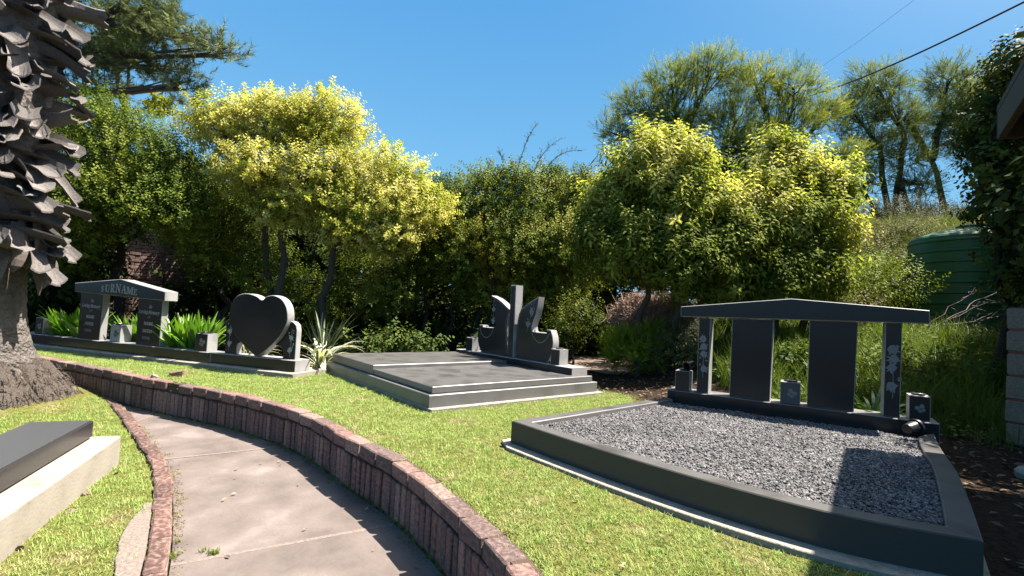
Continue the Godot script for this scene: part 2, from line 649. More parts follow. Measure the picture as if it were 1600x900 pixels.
func ground():
	var xs := lines([[-400, -60, 40.0], [-60, -20, 5.0], [-20, -7.7, 0.7], [-7.7, 0.8, 0.06], [0.8, 4.5, 0.15], [4.5, 24, 0.6], [24, 60, 4.0], [60, 400, 40.0]])
	var zs := lines([[-400, -60, 40.0], [-60, -26, 4.0], [-26, -8.6, 0.6], [-8.6, -1.0, 0.06], [-1.0, 3.0, 0.25], [3, 20, 2.0], [20, 100, 20.0]])
	var nx := xs.size()
	var nz := zs.size()
	var v := PackedVector3Array()
	var c := PackedColorArray()
	v.resize(nx * nz)
	c.resize(nx * nz)
	for j in nz:
		for i in nx:
			var p := Vector2(xs[i], zs[j])
			v[j * nx + i] = v3(p, height(p))
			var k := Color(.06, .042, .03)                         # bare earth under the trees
			var w := mottle.get_noise_2d(p.x * 2.3, p.y * 2.3)
			if Geometry2D.is_point_in_polygon(p, LAWN) or (Geometry2D.is_point_in_polygon(p, LEFT_LAWN) and side_of(WALL, p) < 0.05):
				k = Color(.19, .2, .06).lerp(Color(.27, .23, .12), smoothstep(0.1, 0.6, w))
			elif bank(p) > 0.15:
				k = Color(.09, .1, .035).lerp(Color(.2, .16, .09), smoothstep(-0.2, 0.4, w))
			c[j * nx + i] = Color(k.r * ALBEDO, k.g * ALBEDO, k.b * ALBEDO)
	var ix := PackedInt32Array()
	for j in nz - 1:
		for i in nx - 1:
			var a := j * nx + i
			ix.append_array(PackedInt32Array([a, a + 1, a + nx, a + 1, a + nx + 1, a + nx]))
	var n := PackedVector3Array()
	n.resize(v.size())
	for j in nz:
		for i in nx:
			var a := v[j * nx + mini(i + 1, nx - 1)] - v[j * nx + maxi(i - 1, 0)]
			var b := v[mini(j + 1, nz - 1) * nx + i] - v[maxi(j - 1, 0) * nx + i]
			n[j * nx + i] = b.cross(a).normalized()
	var arr := []
	arr.resize(Mesh.ARRAY_MAX)
	arr[Mesh.ARRAY_VERTEX] = v
	arr[Mesh.ARRAY_NORMAL] = n
	arr[Mesh.ARRAY_COLOR] = c
	arr[Mesh.ARRAY_INDEX] = ix
	var m := ArrayMesh.new()
	m.add_surface_from_arrays(Mesh.PRIMITIVE_TRIANGLES, arr)
	structure("ground", m, M["earth"], "turf, bare earth and the slope that climbs behind the graves")


func lines(parts: Array) -> PackedFloat32Array:
	var out := PackedFloat32Array()
	for q in parts:
		var n := int(ceil((q[1] - q[0]) / q[2]))
		for i in n:
			out.append(q[0] + (q[1] - q[0]) * i / n)
	out.append(parts[-1][1])
	return out


# ------------------------------------------------------------------ path, wall, edging
func path():
	var root := Node3D.new()
	root.name = "path"
	add_child(root)
	root.set_meta("kind", "structure")
	root.set_meta("label", "curving reddish concrete garden path cast in slabs")
	var left := KERB
	var right := WALL
	var ends := [[Vector2(-5.3, -6.3), Vector2(-5.1, -6.1)], [Vector2(-3.82, -5.14), Vector2(-3.86, -5.5)], [Vector2(-2.76, -4.03), Vector2(-2.05, -4.5)], [Vector2(-1.62, -2.5), Vector2(-0.62, -3.1)], [Vector2(-0.9, -0.9), Vector2(0.36, -1.1)], [Vector2(-0.66, 1.4), Vector2(0.6, 1.3)]]
	var sl := []
	var sr := []
	for e in ends:
		sl.append(nearest_s(left, e[0]))
		sr.append(nearest_s(right, e[1]))
	for i in ends.size() - 1:
		var gap := 0.012
		var a := PackedVector2Array()
		var b := PackedVector2Array()
		for k in 13:
			var t := k / 12.0
			var p: Array = along(left, lerpf(sl[i] + gap, sl[i + 1] - gap, t))
			var q: Array = along(right, lerpf(sr[i] + gap, sr[i + 1] - gap, t))
			a.append(p[0])
			b.append(q[0] + Vector2(q[1].y, -q[1].x) * 0.012)
		var g := Geo.new()
		var y: float = [-0.361, -0.36, -0.363, -0.36, -0.362][i]
		for k in 12:
			g.quad(v3(a[k], y), v3(b[k], y), v3(b[k + 1], y), v3(a[k + 1], y), Vector3.UP)
			for e in [[a[k], a[k + 1]], [b[k], b[k + 1]]]:
				var t2: Vector2 = (e[1] - e[0]).normalized()
				g.quad(v3(e[0], y), v3(e[1], y), v3(e[1], y - 0.08), v3(e[0], y - 0.08), Vector3(-t2.y, 0, t2.x) if e[0] == a[k] else Vector3(t2.y, 0, -t2.x))
		for e in [[a[0], b[0]], [a[12], b[12]]]:
			var nn := v3((a[0] - a[12]).normalized(), 0) * (1.0 if e[0] == a[0] else -1.0)
			g.quad(v3(e[0], y), v3(e[1], y), v3(e[1], y - 0.08), v3(e[0], y - 0.08), nn)
		put(root, "paving_slab", g.mesh(), M["red paving"])
		if i > 0:                                                    # the mortar joint before this slab, a little crumbled
			var j := Geo.new()
			var prev0 := Vector3.ZERO
			var prev1 := Vector3.ZERO
			var p0: Vector2 = along(left, sl[i])[0]
			var p1: Vector2 = along(right, sr[i])[0]
			var across := (p1 - p0).orthogonal().normalized()
			for k in 31:
				var c := p0.lerp(p1, k / 30.0)
				var w := 0.013 + 0.008 * absf(mottle.get_noise_1d(k * 3.0 + i * 40)) 
				var yy := -0.3585 - 0.003 * absf(mottle.get_noise_1d(k * 5.0))
				var u := v3(c + across * w, yy)
				var d := v3(c - across * w, yy)
				if k:
					j.quad(prev0, u, d, prev1, Vector3.UP)
					j.quad(prev0, u, u - Vector3(0, .06, 0), prev0 - Vector3(0, .06, 0), v3(across, 0))
					j.quad(prev1, d, d - Vector3(0, .06, 0), prev1 - Vector3(0, .06, 0), v3(-across, 0))
				prev0 = u
				prev1 = d
			put(root, "mortar_joint", j.mesh(), M["paving joint"])


func earth_path():
	var strip := smooth(PackedVector2Array([Vector2(2.1, -8.4), Vector2(1.7, -9.4), Vector2(1.9, -10.6), Vector2(1.5, -12.0)]), 6)
	var g := Geo.new()
	for i in strip.size() - 1:
		var t := (strip[i + 1] - strip[i]).normalized()
		var n := Vector2(-t.y, t.x) * .5
		g.quad(v3(strip[i] + n, .012), v3(strip[i + 1] + n, .012), v3(strip[i + 1] - n, .012), v3(strip[i] - n, .012), Vector3.UP)
	structure("earth_path", g.mesh(), M["bare earth"], "strip of bare sunlit earth at the back, right of the winged headstone")


func brick_at(parent: Node, mesh: Mesh, mat: Material, p: Vector2, t: Vector2, y: float, tilt := 0.0):
	var o := put(parent, "brick", mesh, mat)
	o.transform = Transform3D(Basis(Vector3(t.x, 0, t.y), Vector3.UP, Vector3(-t.y, 0, t.x)) * Basis(Vector3(rng.randf_range(-1, 1), rng.randf_range(-.4, .4), rng.randf_range(-1, 1)).normalized(), tilt), v3(p, y))


func retaining_wall():
	var w := thing("retaining_wall", "low curved red brick retaining wall between the path and the lawn", "wall")
	var soldiers := []
	var caps := []
	for i in 6:
		soldiers.append(worn_box(Vector3(0.061, 0.232, 0.1), 0.005, 0.004))
		caps.append(worn_box(Vector3(0.212, 0.088, 0.112), 0.007, 0.006))
	var pl := WALL
	var total := length_of(pl)
	var s := 0.9
	while s < total - 0.9:
		var q: Array = along(pl, s)
		var n := Vector2(q[1].y, -q[1].x)
		brick_at(w, soldiers[rng.randi() % 6], M["red brick %d" % (rng.randi() % 5)], q[0] + n * (0.066 + rng.randf_range(-.008, .006)), q[1], -0.232 + rng.randf_range(-.004, .004), rng.randf_range(-.02, .02))
		s += 0.0705
	s = 0.9
	var k := 0
	while s < total - 0.9:
		var q: Array = along(pl, s)
		var n := Vector2(q[1].y, -q[1].x)
		if q[0].distance_to(Vector2(-3.64, -5.4)) > 0.09:            # one cap brick is missing
			brick_at(w, caps[rng.randi() % 6], M["red brick %d" % (rng.randi() % 5)], q[0] + n * (0.057 + rng.randf_range(-.006, .006)), q[1], -0.045 + rng.randf_range(-.006, .004), rng.randf_range(-.03, .03))
		s += 0.23
		k += 1
	var g := Geo.new()                                                # the mortar and fill behind the face
	var last := []
	s = 0.85
	while s < total - 0.8:
		var q: Array = along(pl, s)
		var n := Vector2(q[1].y, -q[1].x)
		var f: Vector2 = q[0] + n * 0.034
		var b: Vector2 = q[0] + n * 0.118
		var top := -0.012
		var now := [v3(f, -0.42), v3(f, top), v3(b, top), v3(b, -0.2)]
		if last:
			g.quad(last[0], now[0], now[1], last[1], v3(-n, 0))
			g.quad(last[1], now[1], now[2], last[2], Vector3.UP)
			g.quad(last[2], now[2], now[3], last[3], v3(n, 0))
		last = now
		s += 0.05
	put(w, "mortar", g.mesh(), M["mortar"])


func edging():
	var w := thing("brick_edging", "worn red brick edging along the left side of the path", "edging")
	var shapes := []
	for i in 6:
		shapes.append(worn_box(Vector3(0.2, 0.09, 0.1), 0.009, 0.008))
	var pl := KERB
	var s := 0.3
	var total := length_of(pl)
	while s < total - 0.3:
		var q: Array = along(pl, s)
		var n := Vector2(q[1].y, -q[1].x)
		brick_at(w, shapes[rng.randi() % 6], M["worn red brick %d" % (rng.randi() % 3)], q[0] - n * (0.058 + rng.randf_range(-.004, .004)), q[1], -0.362 + rng.randf_range(-.006, .006), rng.randf_range(-.025, .025))
		s += rng.randf_range(0.207, 0.217)
	var wide := PackedVector2Array()                                   # a mortar haunch behind the nearer bricks
	var outer := PackedVector2Array()
	s = nearest_s(pl, Vector2(-2.1, -3.2))
	var s1 := nearest_s(pl, Vector2(-1.45, -2.1))
	for k in 15:
		var q: Array = along(pl, lerpf(s, s1, k / 14.0))
		var n := Vector2(q[1].y, -q[1].x)
		wide.append(q[0] - n * 0.114)
		outer.append(q[0] - n * (0.114 + 0.1 * sin(PI * clampf((k + 0.6) / 15.0, 0, 1)) + 0.015 + 0.015 * rng.randf()))
	outer.reverse()
	wide.append_array(outer)
	slab(w, "mortar_haunch", wide, -0.45, -0.326, 0.004, M["paving joint"], M["paving joint"])
	var g := Geo.new()
	var last := []
	s = 0.3
	while s < total - 0.2:
		var q: Array = along(pl, s)
		var n := Vector2(q[1].y, -q[1].x)
		var now := [v3(q[0] - n * 0.01, -0.337), v3(q[0] - n * 0.105, -0.337), v3(q[0] - n * 0.105, -0.42), v3(q[0] - n * 0.01, -0.42)]
		if last:
			g.quad(last[0], now[0], now[1], last[1], Vector3.UP)
			g.quad(last[1], now[1], now[2], last[2], v3(-n, 0))
			g.quad(last[0], now[0], now[3], last[3], v3(n, 0))
		last = now
		s += 0.08
	put(w, "mortar", g.mesh(), M["paving joint"])


# ------------------------------------------------------------------ buildings and big fixtures
func brick_house():
	var h := thing("brick_house", "red brick house with a white fascia half hidden behind the left trees", "house", Vector3(-9.9, 0, -11.0), 0.62)
	# local x runs along the wall, z faces out
	put(h, "wall", boxm(Vector3(7.0, 4.0, 0.3)), M["mortar"], Vector3(3.0, 1.98, -0.2))
	var shapes := []
	for i in 5:
		shapes.append(worn_box(Vector3(0.215, 0.07, 0.1), 0.005, 0.004))
	var row := 0
	var count := 0
	var rest := Geo.new()
	for r in 44:
		for c in 29:
			var x := -0.3 + c * 0.228 + (0.114 if r % 2 else 0.0)
			var y := 0.05 + r * 0.083
			if r >= 6 and r < 24 and x > 0.55 and x < 4.1 and count < 290:
				var o := put(h, "brick", shapes[rng.randi() % 5], M["red brick %d" % [1, 3, 0, 3, 4][rng.randi() % 5]], Vector3(x, y, rng.randf_range(-.008, .004)))
				o.rotation = Vector3(rng.randf_range(-.03, .03), rng.randf_range(-.03, .03), rng.randf_range(-.02, .02))
				count += 1
			else:
				var a := Vector3(x - .107, y - .035, 0.045)
				var b := Vector3(x + .107, y + .035, 0.045)
				rest.quad(a, Vector3(b.x, a.y, a.z), b, Vector3(a.x, b.y, a.z), Vector3.BACK)
				rest.quad(Vector3(a.x, b.y, a.z), b, Vector3(b.x, b.y, -.05), Vector3(a.x, b.y, -.05), Vector3.UP)
				rest.quad(a, Vector3(b.x, a.y, a.z), Vector3(b.x, a.y, -.05), Vector3(a.x, a.y, -.05), Vector3.DOWN)
		row += 1
	var rb := put(h, "brickwork", rest.mesh(), M["red brick 1"])
	rb.set_meta("kind", "stuff")
	put(h, "fascia", boxm(Vector3(7.4, 0.22, 0.03)), M["white house trim"], Vector3(3.0, 4.05, 0.42))
	var roof := Geo.new()
	for k in 1:
		var a := Vector3(-0.8, 4.17, 0.5)
		var b := Vector3(6.8, 4.17, 0.5)
		var c := Vector3(6.8, 4.75, -3.0)
		var d := Vector3(-0.8, 4.75, -3.0)
		roof.quad(a, b, c, d, Vector3(0, 1, .16).normalized())
		var dn := Vector3(0, -.03, 0)
		roof.quad(a + dn, b + dn, c + dn, d + dn, Vector3(0, -1, -.16).normalized())
		roof.quad(a, b, b + dn, a + dn, Vector3.BACK)
		roof.quad(b, c, c + dn, b + dn, Vector3.RIGHT)
	put(h, "roof", roof.mesh(), M["roof sheet"])


func boxm(size: Vector3) -> ArrayMesh:
	var b := minf(0.006, minf(size.x, minf(size.y, size.z)) * 0.2)
	return prism(rect(-size.x / 2, -size.y / 2, size.x / 2, size.y / 2), -size.z / 2, size.z / 2, b, null, null)


func shelter():
	# an open roof to the right of the viewer; its corner throws the square shadow over the gravel
	var r := thing("open_shelter", "brown timber shelter roof whose corner shows at the right edge", "shelter", Vector3(3.82, 2.68, -3.84), 0.0)
	var e1 := Vector2(-0.6, 0.8)
	var e2 := Vector2(0.93, 0.36)
	var plan := PackedVector2Array([Vector2.ZERO, e2 * 3.4, e2 * 3.4 + e1 * 3.6, e1 * 3.6])
	slab(r, "roof", plan, 0.1, 0.16, 0.006, M["brown timber"], M["brown timber"])
	for q in [[Vector2.ZERO, e2 * 3.4], [Vector2.ZERO, e1 * 3.6]]:
		var a: Vector2 = q[0]
		var b: Vector2 = q[1]
		var t := (b - a).normalized()
		var n := Vector2(-t.y, t.x) * 0.05
		if q[1] == e1 * 3.6:
			n = -n
			a = t * 0.055
		slab(r, "fascia", PackedVector2Array([a, b, b + n, a + n]), -0.12, 0.097, 0.005, M["brown timber"], M["brown timber"])
	for k in 6:
		var a := e2 * (0.35 + 0.55 * k) + e1 * 0.1
		slab(r, "rafter", PackedVector2Array([a, a + e2 * .05, a + e2 * .05 + e1 * 3.4, a + e1 * 3.4]), -0.04, 0.096, 0.004, M["brown timber"], M["brown timber"])
	for q in [e2 * 1.6 + e1 * 0.25, e2 * 3.2 + e1 * 0.25, e2 * 3.2 + e1 * 3.3, e2 * 1.6 + e1 * 3.3]:
		put(r, "post", boxm(Vector3(0.11, 2.62, 0.11)), M["brown timber"], v3(q, -1.37))
	var w := thing("block_pillar", "cream block pillar with reddish joints at the right edge", "pillar", Vector3(4.84, 0, -4.42), 0.35)
	put(w, "mortar", boxm(Vector3(0.34, 1.3, 0.34)), M["red joint"], Vector3(0, 0.61, 0))
	for k in 6:
		var o := put(w, "block", worn_box(Vector3(0.37, 0.195, 0.37), 0.01, 0.006), M["cream block"], Vector3(0, 0.1 + k * 0.212, 0))
		o.rotation.y = rng.randf_range(-.03, .03)


func tank():
	var t := thing("water_tank", "large round green plastic water tank on the slope", "water tank", Vector3(9.05, 0.95, -9.55))
	var prof := PackedVector2Array([Vector2(0, 0), Vector2(0.98, 0), Vector2(1.0, 0.03)])
	var y := 0.03
	for k in 9:
		prof.append_array(PackedVector2Array([Vector2(1.0, y + .14), Vector2(1.018, y + .155), Vector2(1.018, y + .185), Vector2(1.0, y + .2)]))
		y += 0.2
	prof.append_array(PackedVector2Array([Vector2(1.0, y + .05), Vector2(0.97, y + .09)]))
	put(t, "shell", lathe(prof, 48), M["tank plastic"])
	put(t, "domed_top", lathe(PackedVector2Array([Vector2(0.97, y + .09), Vector2(.8, y + .17), Vector2(.5, y + .25), Vector2(.26, y + .28)]), 48), M["tank plastic"])
	put(t, "lid", lathe(PackedVector2Array([Vector2(.26, y + .27), Vector2(.27, y + .33), Vector2(.24, y + .35), Vector2(0, y + .36)]), 32), M["tank plastic"])


# ------------------------------------------------------------------ engraving helpers
func ribbon(pts: PackedVector2Array, width: float, z: float) -> ArrayMesh:
	var g := Geo.new()
	for i in pts.size() - 1:
		var t := (pts[i + 1] - pts[i]).normalized() * width * 0.5
		var n := Vector2(-t.y, t.x)
		var a := pts[i] + n - t * .3
		var b := pts[i + 1] + n + t * .3
		var c := pts[i + 1] - n + t * .3
		var d := pts[i] - n - t * .3
		g.quad(Vector3(a.x, a.y, z), Vector3(b.x, b.y, z), Vector3(c.x, c.y, z), Vector3(d.x, d.y, z), Vector3.BACK)
	return g.mesh()


func blossom(g: Geo, c: Vector2, r: float, z: float):         # one engraved rose: petals round a heart, cut as facets
	for k in 6:
		var a := TAU * k / 6 + rng.randf() * 0.4
		var m := c + Vector2(cos(a), sin(a)) * r * 0.55
		var rr := r * rng.randf_range(.42, .6)
		for j in 6:
			var p := m + Vector2(cos(TAU * j / 6), sin(TAU * j / 6)) * rr
			var q := m + Vector2(cos(TAU * (j + 1) / 6), sin(TAU * (j + 1) / 6)) * rr
			g.tri(Vector3(m.x, m.y, z + k * 1e-4), Vector3(p.x, p.y, z + k * 1e-4), Vector3(q.x, q.y, z + k * 1e-4), Vector3.BACK, Vector3.BACK, Vector3.BACK)


func leaflet(g: Geo, c: Vector2, dir: Vector2, l: float, z: float):
	var n := dir.orthogonal() * l * 0.28
	g.quad(Vector3(c.x, c.y, z), Vector3(c.x + dir.x * l * .5 + n.x, c.y + dir.y * l * .5 + n.y, z), Vector3(c.x + dir.x * l, c.y + dir.y * l, z), Vector3(c.x + dir.x * l * .5 - n.x, c.y + dir.y * l * .5 - n.y, z), Vector3.BACK)


func roses(x: float, y0: float, y1: float, wide: float, z: float, lean := 0.0) -> ArrayMesh:
	var g := Geo.new()
	var n := int((y1 - y0) / (wide * 1.05))
	for k in n:
		var t := (k + 0.5) / n
		var c := Vector2(x + lean * t + rng.randf_range(-.12, .12) * wide, lerpf(y0, y1, t))
		if k % 2 == 0 or k == n - 2:
			blossom(g, c, wide * rng.randf_range(.42, .52), z)
		for j in 4:
			var a := rng.randf() * TAU
			leaflet(g, c + Vector2(cos(a), sin(a)) * wide * .36, Vector2(cos(a), sin(a)), wide * rng.randf_range(.3, .5), z + 5e-4)
	g.quad(Vector3(x - .002, y0 - wide * .8, z - 2e-4), Vector3(x + .003, y0 - wide * .8, z - 2e-4), Vector3(x + lean + .003, y1, z - 2e-4), Vector3(x + lean - .002, y1, z - 2e-4), Vector3.BACK)
	return g.mesh()


func butterfly(c: Vector2, s: float, z: float, turn: float) -> ArrayMesh:
	var g := Geo.new()
	for side in [-1.0, 1.0]:
		for q in [[0.55, 0.55, 0.5], [0.42, -0.4, 0.36]]:
			var m := Vector2(side * q[0], q[1])
			for j in 10:
				var p := m + Vector2(cos(TAU * j / 10) * q[2], sin(TAU * j / 10) * q[2] * 1.1)
				var r := m + Vector2(cos(TAU * (j + 1) / 10) * q[2], sin(TAU * (j + 1) / 10) * q[2] * 1.1)
				var w := [m.rotated(turn) * s + c, p.rotated(turn) * s + c, r.rotated(turn) * s + c]
				g.tri(Vector3(w[0].x, w[0].y, z), Vector3(w[1].x, w[1].y, z), Vector3(w[2].x, w[2].y, z), Vector3.BACK, Vector3.BACK, Vector3.BACK)
	var a := Vector2(-.06, -.9).rotated(turn) * s + c
	var b := Vector2(.06, -.9).rotated(turn) * s + c
	var d := Vector2(.06, .7).rotated(turn) * s + c
	var e := Vector2(-.06, .7).rotated(turn) * s + c
	g.quad(Vector3(a.x, a.y, z + 3e-4), Vector3(b.x, b.y, z + 3e-4), Vector3(d.x, d.y, z + 3e-4), Vector3(e.x, e.y, z + 3e-4), Vector3.BACK)
	return g.mesh()


func words(parent: Node, text: String, at: Vector3, tall: float, mat: Material, wide := 1.0, serif := true, slant := 0.0, lean := 0.0) -> MeshInstance3D:
	var f := SystemFont.new()
	f.font_names = PackedStringArray(["Droid Serif" if serif else "Droid Sans"])
	f.font_weight = 700
	var t := TextMesh.new()
	t.text = text
	t.font = f
	t.font_size = 32
	t.pixel_size = tall / 23.0
	t.depth = 0.002
	t.curve_step = 2.0
	var o := put(parent, "lettering", t, mat, at)
	o.transform.basis = Basis(Vector3(0, 0, 1), lean) * Basis(Vector3(wide, 0, 0), Vector3(slant, 1, 0), Vector3(0, 0, 1))
	return o


func turn_of(u: Vector2) -> float:
	return -atan2(u.y, u.x)


func flower_block(label: String, at: Vector3, turn: float, size: Vector3, front: Material, mark: Material, bug := 0.0) -> Node3D:
	var b := thing("flower_block", label, "vase", at, turn, "granite flower blocks on the headstone bases")
	put(b, "block", prism(rect(-size.x / 2, 0.002, size.x / 2, size.y), -size.z, 0, 0.004, front, M["honed granite"]))
	put(b, "insert", lathe(PackedVector2Array([Vector2(size.x * .2, 0), Vector2(size.x * .34, .002), Vector2(size.x * .36, .014), Vector2(size.x * .3, .02), Vector2(size.x * .27, .012), Vector2(.0, .006)]), 20), M["black plastic"], Vector3(0, size.y, -size.z / 2))
	if mark:
		put(b, "butterfly_engraving", butterfly(Vector2(size.x * .06, size.y * .47), size.x * .23, 0.0015, bug), mark)
	return b


# ------------------------------------------------------------------ right-hand double plot
func double_headstone():
	var u := Vector2(0.853, 0.523)
	var turn := turn_of(u)
	var A := Vector3(1.69, 0, -5.17)
	var h := thing("blank_headstone", "wide black granite headstone of four uprights under a low gabled beam", "headstone", A, turn)
	var pol: Material = M["polished granite"]
	var hon: Material = M["honed granite"]
	var hd: Material = M["honed dark granite"]
	put(h, "plinth", prism(rect(0.0, -0.02, 2.19, 0.248), -0.3, 0.0, 0.005, pol, hd))
	var b := -0.05
	var lp := put(h, "post", prism(PackedVector2Array([Vector2(.281, .251), Vector2(.395, .251), Vector2(.396, 1.018), Vector2(.283, 1.016)]), b - .19, b, 0.005, pol, hon))
	put(lp, "rose_engraving", roses(0.338, 0.46, 0.84, 0.07, b + 0.0015), M["dim engraving"])
	put(h, "panel", prism(PackedVector2Array([Vector2(.593, .251), Vector2(.952, .251), Vector2(.966, 1.036), Vector2(.6, 1.025)]), b - .17, b, 0.005, pol, hon))
	put(h, "panel", prism(PackedVector2Array([Vector2(1.257, .251), Vector2(1.615, .251), Vector2(1.632, 1.052), Vector2(1.263, 1.044)]), b - .17, b, 0.005, pol, hon))
	var rp := put(h, "post", prism(PackedVector2Array([Vector2(1.821, .251), Vector2(1.937, .251), Vector2(1.945, 1.06), Vector2(1.829, 1.057)]), b - .19, b, 0.005, pol, hon))
	put(rp, "rose_engraving", roses(1.886, 0.47, 0.87, 0.075, b + 0.0015), M["dim engraving"])
	put(h, "gabled_beam", prism(PackedVector2Array([Vector2(.108, 1.022), Vector2(2.118, 1.066), Vector2(2.117, 1.176), Vector2(1.112, 1.243), Vector2(.107, 1.126)]), -0.25, 0.0, 0.005, pol, hon))
	var on := func(s: float, z: float) -> Vector3: return A + Vector3(u.x * s - u.y * z, 0.25, u.y * s + u.x * z)
	flower_block("grey granite flower block under an upset black pot, left end of the gabled stone", on.call(0.14, -0.04), turn, Vector3(0.145, 0.205, 0.15), M["polished granite"], null)
	flower_block("flower block with a faint butterfly between the two blank panels", on.call(1.12, -0.04), turn, Vector3(0.165, 0.205, 0.15), M["polished slate grey granite"], M["dim engraving"], -0.5)
	flower_block("black flower block with a pale butterfly at the right end of the plinth", on.call(2.065, -0.04), turn, Vector3(0.14, 0.205, 0.15), M["polished granite"], M["dim engraving"], 0.5)
	var pot := thing("flower_pot", "black pot lying upset on top of the left flower block", "pot", on.call(0.2, -0.09) + Vector3(0, 0.27, 0), 0.0, "black plastic flower pots")
	pot_parts(pot, 0.8)
	pot.rotation = Vector3(0, 0.5, 1.9)
	var pot2 := thing("flower_pot", "black pot lying on its side on the gravel near the plinth", "pot", on.call(1.99, 0.13) + Vector3(0, -0.045, 0), 0.0, "black plastic flower pots")
	pot_parts(pot2, 1.0)
	pot2.rotation = Vector3(0.0, 0.35, -1.45)


func pot_parts(p: Node3D, s: float):
	put(p, "body", lathe(PackedVector2Array([Vector2(0, -.06), Vector2(.038, -.06), Vector2(.041, -.055), Vector2(.055, .055), Vector2(.05, .055), Vector2(.037, -.05), Vector2(0, -.05)]), 24), M["black plastic"]).scale = Vector3.ONE * s
	put(p, "rim", lathe(PackedVector2Array([Vector2(.056, .04), Vector2(.065, .04), Vector2(.066, .062), Vector2(.056, .064), Vector2(.054, .05)]), 24), M["black plastic"]).scale = Vector3.ONE * s


func gravel_plot():
	var p := thing("gravel_plot", "double grave plot with a curved black granite kerb around grey gravel", "grave")
	var outer := PackedVector2Array()
	var front := smooth(PLOT.slice(0, 6), 5)
	var right := smooth(PLOT.slice(5, 10), 4)
	outer.append_array(front)
	outer.append_array(right.slice(1))
	outer.append(PLOT[10])
	var inner := inset_in(outer, 0.11)
	var nf := front.size()
	var pol: Material = M["polished slate grey granite"]
	var hd: Material = M["honed dark granite"]
	var seg := func(a: int, b: int) -> PackedVector2Array:
		var q := PackedVector2Array()
		for i in range(a, b + 1):
			q.append(outer[i % outer.size()])
		for i in range(b, a - 1, -1):
			var ip: Vector2 = inner[i]
			if i == a or i == b or clear_of(outer, ip) > 0.1085:
				q.append(ip)
		return q
	slab(p, "front_kerb", seg.call(0, nf - 1), -0.03, 0.17, 0.006, pol, M["polished warm granite"])
	var rk := outer.slice(nf - 1, outer.size() - 1)
	var rin := inner.slice(nf - 1, outer.size() - 3)
	rin.reverse()
	rk.append_array(rin)
	slab(p, "right_kerb", rk, -0.03, 0.168, 0.006, pol, hd)
	var foot := PackedVector2Array()                # wider under the front kerb than at the sides
	for i in outer.size():
		var e := (outer[(i + 1) % outer.size()] - outer[(i + outer.size() - 1) % outer.size()]).normalized()
		var nn := Vector2(-e.y, e.x) * (-1.0 if _area(outer) > 0 else 1.0)
		foot.append(outer[i] + nn * (0.1 if i < nf - 3 else 0.03))
	slab(p, "left_kerb", PackedVector2Array([outer[-1], outer[0], inner[0], inner[-1]]), -0.03, 0.169, 0.006, pol, hd)
	slab(p, "footing", foot, -0.12, 0.006, 0.004, M["concrete footing"], M["concrete footing"])
	slab(p, "gravel_bed", inset_in(outer, 0.09), 0.0, 0.118, 0.002, M["root mat"], M["root mat"])
	# the gravel itself
	var gr := Node3D.new()
	gr.name = "gravel"
	add_child(gr)
	gr.set_meta("kind", "stuff")
	tag(gr, "loose bluish grey crushed stone filling the kerbed plot", "gravel")
	var field := PackedVector2Array()
	for p1 in inset_in(outer, 0.112):
		if clear_of(outer, p1) > 0.11:
			field.append(p1)
	var bufs := [PackedFloat32Array(), PackedFloat32Array(), PackedFloat32Array()]
	var lo := Vector2(0.0, -5.3)
	var hi := Vector2(3.6, -1.9)
	var fr := Vector2(-0.523, 0.853)
	for k in 135000:
		var q := Vector2(rng.randf_range(lo.x, hi.x), rng.randf_range(lo.y, hi.y))
		if not Geometry2D.is_point_in_polygon(q, field) or (q - Vector2(1.69, -5.17)).dot(fr) < 0.01:
			continue
		var s := rng.randf_range(0.006, 0.0128) * (1.25 if rng.randf() < .15 else 1.0)
		var b := Basis(Vector3(rng.randf() - .5, rng.randf() - .5, rng.randf() - .5).normalized(), rng.randf() * TAU).scaled(Vector3(s, s * rng.randf_range(.6, .9), s))
		var g := rng.randf_range(.055, .2) * rng.randf_range(.7, 1.25)
		var y := 0.122 + 0.016 * rng.randf() + 0.012 * mottle.get_noise_2d(q.x * 3, q.y * 3)
		g *= 1.0 + .35 * mottle.get_noise_2d(q.x * 1.7 + 9, q.y * 1.7)
		put_copy(bufs[k % 3], Transform3D(b, v3(q, y)), Color(g, g * .985, g * 1.0 + .004))
	for k in 3:
		scatter(gr, "stones", pebble(k), M["stone"], bufs[k])


func clear_of(ring: PackedVector2Array, p: Vector2) -> float:
	var best := 1e9
	for i in ring.size():
		best = minf(best, Geometry2D.get_closest_point_to_segment(p, ring[i], ring[(i + 1) % ring.size()]).distance_to(p))
	return best


func pebble(sd: int) -> ArrayMesh:
	var r := RandomNumberGenerator.new()
	r.seed = sd + 40
	var pts := []
	for q in [Vector3(0, 1, 0), Vector3(1, .2, .3), Vector3(.2, -.1, 1), Vector3(-.9, .2, .4), Vector3(-.5, 0, -.9), Vector3(.6, .1, -.8), Vector3(0, -1, 0)]:
		pts.append(q * r.randf_range(.7, 1.15))
	var g := Geo.new()
	for k in 5:
		var a: Vector3 = pts[1 + k]
		var b: Vector3 = pts[1 + (k + 1) % 5]
		for t in [pts[0], pts[6]]:
			var n: Vector3 = (b - a).cross(t - a).normalized()
			if n.dot(a + b + t) < 0:
				n = -n
			g.tri(a, b, t, n, n, n)
	return g.mesh()


func inset_in(poly: PackedVector2Array, by: float) -> PackedVector2Array:    # plan polygon whatever its winding
	return inset(poly, by if _area(poly) > 0 else -by)


func put_copy(buf: PackedFloat32Array, t: Transform3D, c: Color):
	var b := t.basis
	buf.append_array(PackedFloat32Array([b.x.x, b.y.x, b.z.x, t.origin.x, b.x.y, b.y.y, b.z.y, t.origin.y, b.x.z, b.y.z, b.z.z, t.origin.z, c.r * ALBEDO, c.g * ALBEDO, c.b * ALBEDO, 1.0]))


